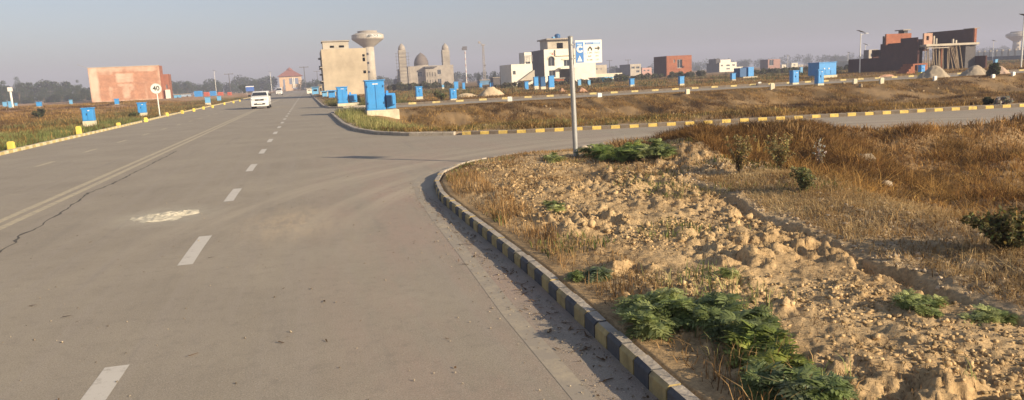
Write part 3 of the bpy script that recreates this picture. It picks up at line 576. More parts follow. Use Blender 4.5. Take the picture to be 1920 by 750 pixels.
# generic far buildings
def farb(name,label,pxl,pxr,pyt,pyb,Y,mat,holes,dep=None,pxb=None,side=None,steps=(),group=None,cat='building'):
    t,W,Hh,D=bl(name,label,cat,pxl,pxr,pyt,pyb,Y,pxb=pxb,dep=dep,group=group)
    hs_=[(a*W,b_*Hh,c_*W,d*Hh) for a,b_,c_,d in holes]
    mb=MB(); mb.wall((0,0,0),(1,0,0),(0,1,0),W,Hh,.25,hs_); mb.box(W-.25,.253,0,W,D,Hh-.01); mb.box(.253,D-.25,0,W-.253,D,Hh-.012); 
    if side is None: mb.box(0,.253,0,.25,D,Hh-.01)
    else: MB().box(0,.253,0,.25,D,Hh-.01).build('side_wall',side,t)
    mb.build('wall',mat,t); MB().box(.26,.26,Hh-.6,W-.26,D-.26,Hh-.35).build('roof',CON,t)
    for h in hs_: window(t,*h,y=.15,fr=.08)
    for (a,c_,top,m_) in steps: 
        MB().box(a*W,1,Hh-.3,c_*W,D*.7,Hh*top).build('rooftop_room',m_ or mat,t)
    return t,W,Hh,D
farb('grey_block','long low unfinished grey block with small openings, right of the direction board',1098,1138,122,150,190,CONL,[(.15,.68,.22,.8),(.3,.68,.36,.8),(.48,.68,.56,.8),(.7,.68,.75,.8)],dep=9)
farb('cream_boundary_building','low cream hall with a long flat roofline beyond the second signpost plots',1098,1167,138,155,170,CREAM,[(.05,.2,.12,.6),(.2,.2,.27,.6)],dep=6)
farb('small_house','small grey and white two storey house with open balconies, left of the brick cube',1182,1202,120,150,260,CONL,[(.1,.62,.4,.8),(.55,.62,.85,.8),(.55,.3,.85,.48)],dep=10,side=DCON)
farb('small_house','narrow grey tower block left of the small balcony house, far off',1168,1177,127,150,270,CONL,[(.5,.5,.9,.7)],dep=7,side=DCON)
farb('pink_house','small pinkish far house touching the left of the brick cube',1204,1222,127,150,280,M('pink_render',(.50,.30,.25),.9,.1,1),[(.15,.55,.35,.75),(.55,.55,.75,.75)],dep=8)
t,W,Hh,D=farb('brick_cube','square red brick shell with a ragged dark opening, in the open plots',1250,1297,104,146,150,BRK,[(.42,.42,.62,.82),(.28,.68,.33,.82)],pxb=1226,side=BRKD)
MB().prism([(.62*W,.40*Hh),(.72*W,.46*Hh),(.60*W,.55*Hh)],-.02,-.004,ax='y').build('broken_edge',BRKD,t)
t['label']='square red brick shell with a ragged dark opening, alone in the open plots'
t,W,Hh,D=farb('white_apartment','stepped white apartment house with shaded grey side, far off right of the brick cube',1349,1381,117,140,230,WHI,[(.4,.62,.6,.78),(.4,.28,.6,.42),(.75,.62,.9,.78),(.08,.62,.2,.78)],pxb=1325,side=DCON,steps=[(-.1,.12,1.42,DCON),(.15,.75,1.3,None)])
farb('cream_house','small cream far house just right of the stepped white apartment house',1381,1393,125,138,236,CREAM,[(.3,.4,.6,.7)],dep=8)
farb('far_brick_block','small hazy brick block with shaded side, beyond the blue container',1440,1463,111,133,260,M('hazy_brick',(.33,.19,.15),.9,.15,1),[(.1,.4,.45,.95)],pxb=1425,side=BRKD)
for k,(a,b_,tp,bb,lb) in enumerate([(1466,1474,121,131,'tiny cream far building right of the hazy brick block'),(1484,1496,118,130,'low cream far building with flat roof, above the blue pillar'),(1497,1506,121,129,'tiny brown roofed far building above the blue pillar'),(1470,1482,123,131,'tiny pinkish far building between two cream ones')]):
    farb('far_building',lb,a,b_,tp,bb,330+15*k,[CREAM,CREAM,CONL,PLA][k],[(.3,.4,.6,.7)],dep=8)
farb('grey_house','unfinished grey house with a rooftop slab, left of the big brick construction',1629,1646,93,122,140,CONL,[(.2,.3,.45,.5),(.2,.6,.8,.8)],pxb=1619,side=DCON)
farb('white_wall_house','low white walled house at the foot of the solar street lamp',1602,1632,113,132,120,WHI,[(.7,.3,.85,.6)],dep=6)
# ---- big red brick construction on the right
Y=77; t,W,Hh,D=bl('brick_construction','big shaded brick house under construction, its front slab held up by leaning bamboo props','building',1720,1822,84,139,Y,pxb=1650,zb=.05)
X0=t.location.x; zt_=lambda py,px=1720,Yq=Y: atY(px,py,Yq)[1]-.05
U=W/102.; hs1=zt_(86); hs2=zt_(82)
mb=MB(); nst=7
mb.box(0,0,0,.24,D*.86,zt_(78,1715)); mb.box(0.002,D*.86+.002,0,.238,D,zt_(78,1715)); mb.box(0.001,-.0+.24,zt_(78,1715)-.3,.239,D*.45,zt_(70,1712))
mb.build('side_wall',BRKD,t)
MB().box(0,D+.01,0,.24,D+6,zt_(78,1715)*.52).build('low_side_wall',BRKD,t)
MB().box(.3,-1.0,hs1-.14,W,D*.8,hs1+.12).build('floor_slab',CONL,t)
MB().box(.1,-1.3,hs1-.42,W*.42,-1.0,hs1-.30).build('shuttering_beam',CON,t)
mb=MB(); 
for a,c_ in ((.32,.345),(.52,.545),(.79,.82),(.9,.93)): mb.box(W*a,4,0,W*c_,4.3,hs1-.15)
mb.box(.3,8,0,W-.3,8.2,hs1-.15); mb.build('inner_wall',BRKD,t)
MB().box(W*.41,-.2,0,W*.445,.2,hs1-.15).build('brick_pier',BRK,t)
MB().box(W*.80,-.6,0,W*.88,-.2,hs1-.15).build('cement_pier',DCON,t); MB().box(W*.885,-.5,0,W*1.0,5,hs1-.15).build('cement_wall',DCON,t)
MB().box(W*1.005,-2,0,W*1.03,2,hs1*.5).build('low_brick_wall',BRKD,t)
# upper walls, shade put into their dark brick and cement: the back wall and side of the first floor
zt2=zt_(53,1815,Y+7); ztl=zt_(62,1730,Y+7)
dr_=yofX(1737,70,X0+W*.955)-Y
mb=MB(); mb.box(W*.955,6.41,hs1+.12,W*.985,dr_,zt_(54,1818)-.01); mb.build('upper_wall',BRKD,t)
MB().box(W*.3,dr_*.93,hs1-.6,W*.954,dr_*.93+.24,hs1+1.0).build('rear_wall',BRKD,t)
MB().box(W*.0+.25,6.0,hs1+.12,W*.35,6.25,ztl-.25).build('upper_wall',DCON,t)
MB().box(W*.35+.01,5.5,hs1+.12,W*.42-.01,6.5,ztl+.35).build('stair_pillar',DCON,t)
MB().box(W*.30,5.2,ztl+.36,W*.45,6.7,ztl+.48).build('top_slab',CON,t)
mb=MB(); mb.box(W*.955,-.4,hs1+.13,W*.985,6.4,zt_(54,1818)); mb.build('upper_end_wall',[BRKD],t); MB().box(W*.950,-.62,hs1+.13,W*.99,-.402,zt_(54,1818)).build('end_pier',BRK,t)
MB().box(W*.94,-.6,zt_(54,1818)+.002,W*1.05,1,zt_(54,1818)+.08).build('top_slab',CON,t)
mb=MB(); mb.wall((.3,-.6,hs1+.125),(1,0,0),(0,1,0),W*.15,1.35,.22,[(.35,.5,W*.09,1.0)]); mb.build('parapet',M('rendered_brick',(.44,.27,.19),.9,.2,2),t)
Xl=atY(1670,70,Y+D*.8)[0]-X0
MB().box(-.35,D*.78,zt_(78,1715)-.2,3.6,D*.78+.24,atY(1680,64,Y+D*.8)[1]).build('rear_brick_wall',BRK,t)
mb=MB()
for k,(a,h_) in enumerate([(.22,1.0),(.29,.7),(.62,.55),(.70,.4)]): mb.box(W*a,-.5+k*.2,hs1+.12,W*a+.18,-.3+k*.2,hs1+.12+h_)
mb.build('roof_stub_column',CONL,t)
POLE=M('bamboo_pole',(.40,.31,.20),.8,.2,4)
bp_=[(.03,.03,.0),(.085,.10,0),(.165,.21,.1),(.20,.18,.3),(.215,.24,0),(.30,.29,.2),(.34,.345,.5),(.465,.45,.1),(.48,.47,.4),(.49,.60,.1),(.505,.585,.5),(.525,.63,.2),(.555,.60,.6),(.565,.66,.3),(.60,.645,.1),(.63,.69,.5),(.645,.70,.0),(.38,.375,.3),(.255,.26,.6),(.12,.115,.5)]
for k,(a,b_,q) in enumerate(bp_):
    mb=MB(); p0=Vector((W*a,-.9+q,hs1-.15)); p1=Vector((W*b_,-1.1+q,0)); mid=(p0+p1)/2+Vector((random.uniform(-.08,.08),0,0)); mb.bar(p0,mid,.045,.05,6,cap=False); mb.bar(mid,p1,.05,.06,6,cap=False); mb.build('prop',POLE,t)
st=thing('brick_steps','orange brick stepped wall before the brick construction, left of the yellow-footed pillar','steps',(*G(1700,141),.0))
mb=MB(); [mb.box(k*.25,0,0,k*.25+.25,1.4,.35+.26*k) for k in range(4)]; mb.build('step_wall',BRK,st); MB().box(1.01,0,1.0,2.6,.3,1.14).build('lintel',BRK,st); MB().box(2.2,.0,0,2.6,.3,.99).build('pier',BRK,st)
# ---- gate over the road far away
Y=430; t,W,Hh,D=bl('gatehouse','distant peach gatehouse with a red hipped roof where the road ends','gate',524,566,143,168,Y,dep=9,zb=0.)
PEA=M('peach_render',(.58,.40,.24),.9,.1,.5); TIL=M('red_tile',(.26,.10,.07),.9,.2,2)
mb=MB(); mb.wall((0,0,0),(1,0,0),(0,1,0),W,Hh,.8,[(W*.16,0,W*.24,Hh*.8),(W*.44,Hh*.45,W*.56,Hh*.86),(W*.66,Hh*.45,W*.85,Hh*.86),(W*.3,0,W*.84,Hh*.22)]); mb.box(W-.8,.81,0,W,D,Hh-.01); mb.build('wall',PEA,t)
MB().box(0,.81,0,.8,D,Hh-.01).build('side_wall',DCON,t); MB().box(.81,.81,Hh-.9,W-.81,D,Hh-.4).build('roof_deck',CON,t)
zr=atY(540,127,Y)[1]
mb=MB(); a=-.9; mb.add([(a,a,Hh+.01),(W-a,a,Hh+.01),(W-a,D-a,Hh+.01),(a,D-a,Hh+.01),(W*.36,D*.4,zr-1.2),(W*.62,D*.4,zr-1.2),(W*.62,D*.6,zr-1.2),(W*.36,D*.6,zr-1.2)],[(3,2,1,0),(0,1,5,4),(1,2,6,5),(2,3,7,6),(3,0,4,7),(4,5,6,7)]); mb.build('roof',TIL,t)
MB().lathe([(1.7,zr-1.19),(1.2,zr-.5),(.2,zr),(.05,zr+.6)],W*.49,D*.5,8).build('finial',TIL,t)
MB().prism([(W*.25,0),(W*.8,0),(W*.25,Hh*.4)],-1.6,-.02,ax='y').build('stair_wall',PEA,t)
for q in (.58,.63): MB().box(W*q,-.5,Hh*.2,W*q+.8,-.02,Hh*.9).build('column',WHI,t)
# boundary wall far right with white panels
def pt(px,py,z=0): x,y=G(px,py,z); return Vector((x,y,z))
p0=Vector((atY(1824,108,190)[0],190,0)); p1=Vector((atY(1960,104,150)[0],150,0)); wt=thing('boundary_wall','long far boundary wall of white panels and grey posts at the right, below the pale water tower','wall',tuple(p0),math.atan2(p1.y-p0.y,p1.x-p0.x))
Lw=(p1-p0).length; MB().box(0,0,0,Lw,.3,1.1).build('base_wall',DCON,wt)
n=int(Lw/4)
for k in range(n): MB().box(k*4+.5,-.02,1.11,k*4+3.6,.25,2.6).build('panel',WHI,wt); MB().box(k*4+3.61,-.1,1.11,k*4+4.4,.35,3.0).build('post',CONL,wt)
# ------------------------------------------------------------------ blue cabinets
EXCL=[]
def gp(px,py):           # first place where the ray through a photo pixel meets the modelled ground
    r_=ray(px,py); hx=math.hypot(r_[0],r_[1]); t0=H/max(1e-6,-r_[2]) if r_[2]<0 else 1e9
    t=np.linspace(.5,1.6,900)*min(t0,600/hx); X=r_[0]*t;Y=r_[1]*t;Z=H+r_[2]*t; g_=terrain(X,Y); k=np.argmax(Z<=g_) if (Z<=g_).any() else 450
    return float(X[k]),float(Y[k]),float(g_[k])
def pillar(px,pyb,wpx,hpx,label,base=.3,bm=None,top=None,D=None,name='feeder_pillar',deep=.8,group=None):
    if D is None: x,y,z=gp(px,pyb)
    else: x,_=atY(px,pyb,D); y=D; z=_
    d=(np.array([x,y,z-H])@fw); w_=wpx*d/F*1.0; h_=hpx*d/F
    EXCL.append((x,y,w_)); t=thing(name,label,'cabinet',(x,y,z-.03),0,group); bh=h_*base; q=w_*.5; dp=w_*deep
    MB().box(-q*1.05,-dp*.05,-.25,q*1.05,dp*1.05,bh).build('plinth',bm or PLI,t,bevel=.012)
    b_=MB().box(-q,0,bh+.003,q,dp,h_-.04).build('housing',top or BLU,t,bevel=.015)
    MB().box(-q-.04,-.05,h_-.037,q+.04,dp+.04,h_+.02).build('cap',top or BLU,t,bevel=.01)
    if d<75:
        dr=MB().box(-q*.86,-.025,bh+(h_-bh)*.07,-.01,-.003,h_-.09).build('door',top or BLU,t); MB().box(-.06,-.05,bh+(h_-bh)*.45,-.03,-.026,bh+(h_-bh)*.6).build('handle',BLK,dr)
        dr=MB().box(.01,-.025,bh+(h_-bh)*.07,q*.86,-.003,h_-.09).build('door',top or BLU,t)
        MB().box(q*.1,-.029,h_*.84,q*.45,-.026,h_*.88).build('label_plate',WHT,dr)
    return t
pillar(167,237,19,35,'blue cabinet on a cream base in the left field, nearest the brick building\'s left part',.31)
pillar(267,217,14,25,'blue cabinet on a cream base just left of the 40 speed sign',.24)
pillar(219,196,7,11,'small blue cabinet standing against the foot of the patchy brick wall',.1)
pillar(390,197,9,15,'light blue cabinet with whitish base beside the left kerb, beyond the 40 sign',.3,top=BLUL)
pillar(411,190,7,10,'smaller light blue cabinet just right of the one beyond the 40 sign',.1,top=BLUL)
for px,pyb,w_,h_,l in [(9,201,6,10,'faded blue cabinet at the far left edge before the trees'),(19,203,5,13,'blue cabinet at the foot of the short white post at far left'),(73,200,8,9,'blue cabinet low on the far earth bank at left'),(133,196,5,9,'narrow blue cabinet under the tree line, left of the patchy brick building'),(30,199,4,6,'tiny faded cabinet right of the short white post, far left')]:
    pillar(px,pyb,w_,h_,l,.12,top=BLUL if w_<8 else BLU)
x,y,z=gp(19,203); t=thing('white_post','short white post rising behind a small cabinet at far left','post',(x,y+1,z)); MB().bar((0,0,-.2),(0,0,2.6),.14,n=8).build('shaft',WHT,t); MB().box(-.25,-.2,2.3,.25,.2,2.85).build('head',WHT,t)
R_=[(787,186,12,24,'blue cabinet with peaked top on a cream base, in front of the mosque',.22,None),(851,188,12,22,'blue cabinet on a cream base, right of the mosque beside the sand heap',.16,None),
(856,168,8,15,'far blue cabinet behind the one right of the mosque',.12,None),(870,169,5,14,'narrow far blue cabinet right of the mosque',.15,None),(902,166,5,10,'tiny far blue cabinet left of the sand heap',.2,None),(922,164,6,9,'tiny far blue cabinet just above the sand heap',.1,None),(831,167,4,8,'tiny pale cabinet at the foot of the mosque wall, right half',.4,BLUL),(804,167,4,7,'tiny pale cabinet at the foot of the mosque porch',.4,BLUL),
(988,169,7,16,'narrow blue cabinet left of the cluster before the arched house',.12,None),(1006,163,8,19,'first blue cabinet from the left in the cluster before the arched house',.12,None),(1019,163,9,19,'middle blue cabinet in the cluster before the arched house',.06,BLUD),(1035,164,10,22,'tallest and rightmost blue cabinet in the cluster before the arched house',.03,None),
(1087,161,6,12,'small pale blue cabinet right of the signpost pole',.1,BLUL),(1105,160,5,10,'small blue cabinet amid far huts right of the signpost',.1,BLUL),
(1186,162,8,15,'blue cabinet on a white base in the plots left of the brick cube',.25,None),(1279,161,9,18,'blue cabinet on a white base right below the brick cube',.25,None),(1376,151,8,14,'blue cabinet on a white base below the white apartment house',.18,None),
(1492,159,13,27,'blue cabinet on a cream base left of the large double blue cabinet',.17,None),(1503,138,5,12,'tiny far blue cabinet behind the one left of the large double cabinet',.1,BLUL),(1730,146,9,24,'narrow pillar, blue above and yellow below, before the brick construction',.48,None),(1868,124,6,13,'small pale blue far cabinet behind the round bush',.1,BLUL)]
for px,pyb,w_,h_,l,ba,tp in R_:
    pillar(px,pyb,w_,h_,l,ba,top=tp,bm=YEL if px==1730 else None,D=(85 if px in(1006,1019,1035) else None))
# tall switch box with smaller transformer box beside it, on one plinth
def substation(px,pyb,wpx,hpx,label,sidew,sideh,Yd=None):
    x,y,z=gp(px,pyb); d=(np.array([x,y,z-H])@fw); k=d/F; w_=wpx*k;h_=hpx*k; sw=sidew*k; sh=sideh*k; bh=.18*h_
    EXCL.append((x+.3,y,1.6)); t=thing('substation_cabinet',label,'cabinet',(x-w_/2,y,z-.02)); 
    MB().box(-.05,-.1,-.4,w_+sw*.9+.2,1.6,bh).build('plinth',PLI,t,bevel=.03)
    MB().box(0,0,bh+.003,w_,1.1,bh+h_-.06).build('housing',BLU,t,bevel=.015)
    MB().box(-.06,-.06,bh+h_-.057,w_+.06,1.16,bh+h_).build('cap',BLU,t,bevel=.012)
    for q in (0,1):
        dr=MB().box(w_*(.06+.45*q),-.03,bh+h_*.06,w_*(.48+.45*q),-.003,bh+h_*.9).build('door',BLU,t)
        for zz in (.2,.75): MB().box(w_*(.06+.87*q)-.03,-.055,bh+h_*zz,w_*(.06+.87*q)+.03,-.031,bh+h_*(zz+.07)).build('hinge',BLUD,dr)
    MB().box(w_*.36,-.035,bh+h_*.85,w_*.66,-.031,bh+h_*.88).build('name_strip',WHT,t)
    b_=MB().box(w_+.08,.15,bh+.05,w_+sw,1.05,bh+sh).build('transformer_box',BLU,t,bevel=.02)
    MB().box(w_+sw*.12,-.12,bh+sh*.22,w_+sw*.62,.147,bh+sh*.9).build('radiator',BLUD,t,bevel=.01)
    for kk in range(5): MB().box(w_+sw*(.15+.1*kk),-.17,bh+sh*.25,w_+sw*(.15+.1*kk)+.015,-.122,bh+sh*.87).build('fin',BLUD,b_)
    MB().box(w_+sw*.66,-.1,bh+sh*.3,w_+sw*.98,.147,bh+sh*.86).build('side_box',BLU,b_,bevel=.01)
    MB().box(w_+sw*.2,.3,bh+sh+.002,w_+sw*.4,.5,bh+sh+.16).build('vent_cap',BLU,b_)
    return t
substation(707,216,34,56,'largest and nearest blue switch cabinet, on a cream plinth at the road corner',20,30)
substation(644,199,19,31,'second blue switch cabinet with dark radiator box, before the tall beige building',17,16)
x,y,z=gp(1552,146)
t=thing('substation_cabinet','wide blue transformer box raised on a cream plinth in the right plots','cabinet',(x,y,z)); k=(np.array([x,y,z-H])@fw)/F
MB().box(-17*k,0,-.3,21*k,1.8,5*k).build('plinth',PLI,t,bevel=.03); MB().box(-18*k,.1,5*k+.003,20*k,1.9,28*k).build('housing',BLU,t,bevel=.03); MB().box(-18.6*k,.04,28*k+.003,20.6*k,1.95,29.3*k).build('cap',BLU,t)
for q in (-8,2): MB().box(q*k,.06,16*k,(q+2.4)*k,.098,18.5*k).build('warning_plate',WHT,t)
for q in (-17,-5,7): MB().box((q+.3)*k,.07,7*k,(q+11)*k,.096,15*k).build('door',BLU,t)
pillar(1539,160,13,30,'blue cabinet on a pale base standing directly in front of the wide transformer box',.14)
x,y,z=gp(1408,146); k=(np.array([x,y,z-H])@fw)/F
t=thing('substation_cabinet','dark and bright blue transformer boxes on a slab, right of the white apartment house','cabinet',(x,y,z))
MB().box(-16*k,0,-.3,14*k,2,2.5*k).build('plinth',PLI,t); MB().box(-3*k,.3,2.5*k+.003,9*k,2,20*k).build('housing',BLU,t,bevel=.03); MB().box(-19*k,.5,2.5*k+.003,-3.2*k,2,19*k).build('radiator_housing',BLUD,t,bevel=.03)
# ------------------------------------------------------------------ plot markers
def marker(px,pyb,h,mat,label,w_=.3,group=None):
    x,y,z=gp(px,pyb) ; EXCL.append((x,y,.35)); t=thing('marker_stone',label,'marker stone',(x,y,z-.03),random.uniform(-.3,.3),group)
    mb=MB(); mb.prism([(-w_/2,-.07),(w_/2,-.07),(w_/2,.07),(-w_/2,.07)],-.1,h*.9); mb.build('block',mat,t,bevel=.02)
    mb=MB(); mb.add([(-w_/2+.02,-.05,h*.9+.001),(w_/2-.02,-.05,h*.9+.001),(w_/2-.02,.05,h*.9+.001),(-w_/2+.02,.05,h*.9+.001),(-w_*.33,-.03,h),(w_*.33,-.03,h),(w_*.33,.03,h),(-w_*.33,.03,h)],[(0,1,5,4),(1,2,6,5),(2,3,7,6),(3,0,4,7),(4,5,6,7)]); mb.build('worn_top',mat,t); return t
lm=[(22,281,.32,'nearest and leftmost yellow marker stone beside the left kerb'),(149,254,.44,'second yellow marker stone from the left edge, taller, beside the left kerb'),(223,240,.33,'third yellow marker stone from the left edge, under the blue cabinet before the 40 sign'),(274,230,.36,'fourth yellow marker stone, just left of the foot of the 40 sign')]
for a in lm: marker(a[0],a[1],a[2],YEL,a[3],.22)
for k,(a,b_) in enumerate([(314,219),(342,214),(364,210),(382,206),(399,203),(421,197),(438,194),(450,191)]):
    marker(a,b_,.36,YEL,'%s yellow marker stone beyond the foot of the 40 sign, counting away'%['first','second','third','fourth','fifth','sixth','seventh','last'][k],.22,'yellow marker stones along the left kerb')
for a,b_,h_,l in [(1289,176,.34,'cream marker stone on the second kerb line, below the brick cube'),(1448,167,.42,'cream marker stone on the second kerb line, left of the tall blue cabinets'),(1603,157,.38,'cream marker stone left of the big brick construction'),(1653,156,.42,'yellowish marker stone before the dark side wall of the brick construction'),(1753,151,.34,'white marker stone right of the blue and yellow pillar'),(1862,146,.28,'white marker stone under the round bush'),(1900,142,.3,'rightmost white marker stone, past the round bush'),(1424,157,.2,'low white marker stone left of the tall blue cabinets, behind the kerb line'),(956,190,.35,'white marker stone on the second kerb line, right of the sand heap'),(1124,182,.3,'broken white kerb lump on the second kerb line, right of the signpost')]:
    marker(a,b_,h_,PLI if 'cream' in l else (PLI if 'yellowish' in l else WHT),l,.32)
marker(817,254,.12,WHT,'white end stone where the painted far kerb begins',.12)
# ------------------------------------------------------------------ signs
x,y,z=gp(1080,292); t=thing('sign_post','round steel pole with a blue and white plot direction board, on the near verge','sign',(x,y,z))
hp=atY(1069,70,y)[1]-z; lean=atY(1069,70,y)[0]-x
MB().bar((0,0,-.2),(lean*.9,0,hp),.048,.046,14).build('pole',GRY,t,smooth=False); MB().lathe([(.05,hp),(.052,hp+.015),(.02,hp+.03)],lean*.9,0,12).build('pole_cap',GRY,t)
def sx_(px,py): a,b_=atY(px,py,y-.05); return a-x,b_-z
bx0,bz1=sx_(1077,76); bx1,_=sx_(1127,76); _,bz0=sx_(1102,118)
bxm=bx0+(bx1-bx0)*.31; SB=M('sign_blue',(.06,.20,.50),.5,.08,3); SBL=M('sign_pale_blue',(.38,.52,.66),.5,.05,3); INK=M('sign_ink',(.07,.07,.06),.6); INKG=M('sign_grey_ink',(.30,.30,.26),.6)
bw=MB().box(bx0,-.075,bz0,bx1,-.06,bz1).build('board',WHT,t)
MB().box(bx0+.01,-.079,bz0+.012,bxm,-.0755,bz1-.035).build('blue_field',SB,bw)
hb=bz1-bz0; wb=bx1-bx0
MB().box(bx0-.06,-.055,bz0+hb*.2,bx0+.05,-.045,bz0+hb*.24).build('bracket',GRY,t); MB().box(bx0-.06,-.055,bz0+hb*.8,bx0+.05,-.045,bz0+hb*.84).build('bracket',GRY,t)
cxl=(bx0+bxm)/2
MB().box(bx0+.035,-.082,bz1-hb*.21,bxm-.03,-.0795,bz1-hb*.15).build('caption_bar',SBL,bw)
text('C',hb*.38,'lettering',WHT,bw,(cxl,-.081,bz0+hb*.60),bold=.010)
MB().add([(cxl-wb*.095,-.082,bz0+hb*.08),(cxl+wb*.095,-.082,bz0+hb*.08),(cxl,-.082,bz0+hb*.34)],[(0,1,2)]).build('triangle_emblem',WHT,bw)
MB().box(cxl-.008,-.084,bz0+hb*.10,cxl+.008,-.0825,bz0+hb*.20).build('emblem_notch',SBL,bw)
rx0=bxm+.03; rx1=bx1-.03; rw_=rx1-rx0
MB().box(rx0,-.079,bz1-hb*.19,rx1,-.0755,bz1-hb*.10).build('header_bar',SB,bw); MB().box(rx0+rw_*.52,-.082,bz1-hb*.175,rx1-.01,-.0795,bz1-hb*.115).build('header_light',SBL,bw)
text('BLOCK C',hb*.07,'lettering',WHT,bw,(rx0+rw_*.27,-.081,bz1-hb*.145),ex=.001)
# arrows
mb=MB(); ax=rx0+rw_*.82; az=bz0+hb*.63; s=hb*.10; P7=[(-1.3*s,-.28*s),(.1*s,-.28*s),(.1*s,-1*s),(1.2*s,0),(.1*s,1*s),(.1*s,.28*s),(-1.3*s,.28*s)]
mb.prism([(ax+a,az+b_) for a,b_ in P7],-.08,-.0757,ax='y'); mb.build('arrow',INK,bw)
mb=MB(); ax=rx0+rw_*.33; mb.prism([(ax-1.1*s,az-.1*s),(ax,az+1*s),(ax+1.1*s,az-.1*s)],-.08,-.0757,ax='y'); mb.prism([(ax-1.1*s,az-1*s),(ax-.6*s,az-1*s),(ax-.6*s,az-.12*s),(ax-1.1*s,az-.12*s)],-.08,-.0757,ax='y'); mb.prism([(ax+.4*s,az-.9*s),(ax+1*s,az-.9*s),(ax+1*s,az-.12*s),(ax+.4*s,az-.12*s)],-.08,-.0757,ax='y'); mb.build('arrow',INK,bw)
for r_,(a,b_) in enumerate([('1-201','P.U.5'),('849','977'),('B-100','137')]):
    for c_,tt in ((.30,a),(.78,b_)): text(tt,hb*.105,'lettering',INKG,bw,(rx0+rw_*c_,-.078,bz0+hb*(.44-.155*r_)),ex=.001)
MB().box(rx0-.01,-.079,bz0+hb*.38,rx0+.03,-.0755,bz0+hb*.46).build('side_mark',SBL,bw)
# 40 sign
x,y,z=gp(300,218); t=thing('speed_sign','round white 40 speed limit sign on a leaning white post beside the left kerb','sign',(x,y,z))
a,b_=atY(293,166,y); hx=a-x;hz=b_-z; rr_=9.6*(y/r_ if 0 else (np.array([x,y,z-H])@fw)/F)
MB().bar((0,0,-.2),(hx,0,hz),.045,.04,10).build('post',WHT,t); 
d=MB(); n=32; d.prism([(hx+rr_*math.cos(2*math.pi*k/n),hz+rr_*math.sin(2*math.pi*k/n)) for k in range(n)],-.075,-.05,ax='y'); dd=d.build('disc',WHT,t)
d=MB()
for k in range(n):
    q0,q1=2*math.pi*k/n,2*math.pi*(k+1)/n
    d.prism([(hx+rr_*f*math.cos(q),hz+rr_*f*math.sin(q)) for f,q in ((.93,q0),(1.0,q0),(1.0,q1),(.93,q1))],-.085,-.0755,ax='y')
d.build('rim',M('sign_rim',(.55,.50,.46),.6),dd); text('40',rr_*1.25,'lettering',INK,dd,(hx,-.08,hz),ex=.002,bold=.012)
# blue gantry sign far left of road
x,y=atY(470,180,240)[0],240
t=thing('road_sign_board','far blue rectangular road sign board on two posts, left of the white van','sign',(x,y,0)); k=235/F
MB().box(-7*k,0,atY(470,171,240)[1],7*k,.1,atY(470,161,240)[1]).build('board',M('far_sign_blue',(.05,.13,.42),.6),t); MB().box(-7*k,-.01,atY(470,163,240)[1],7*k,-.002,atY(470,161.4,240)[1]).build('top_strip',WHT,t)
for s_ in (-6,6): MB().bar((s_*k,.2,-.1),(s_*k,.2,atY(470,162,240)[1]),.08,n=6).build('post',GRY,t)
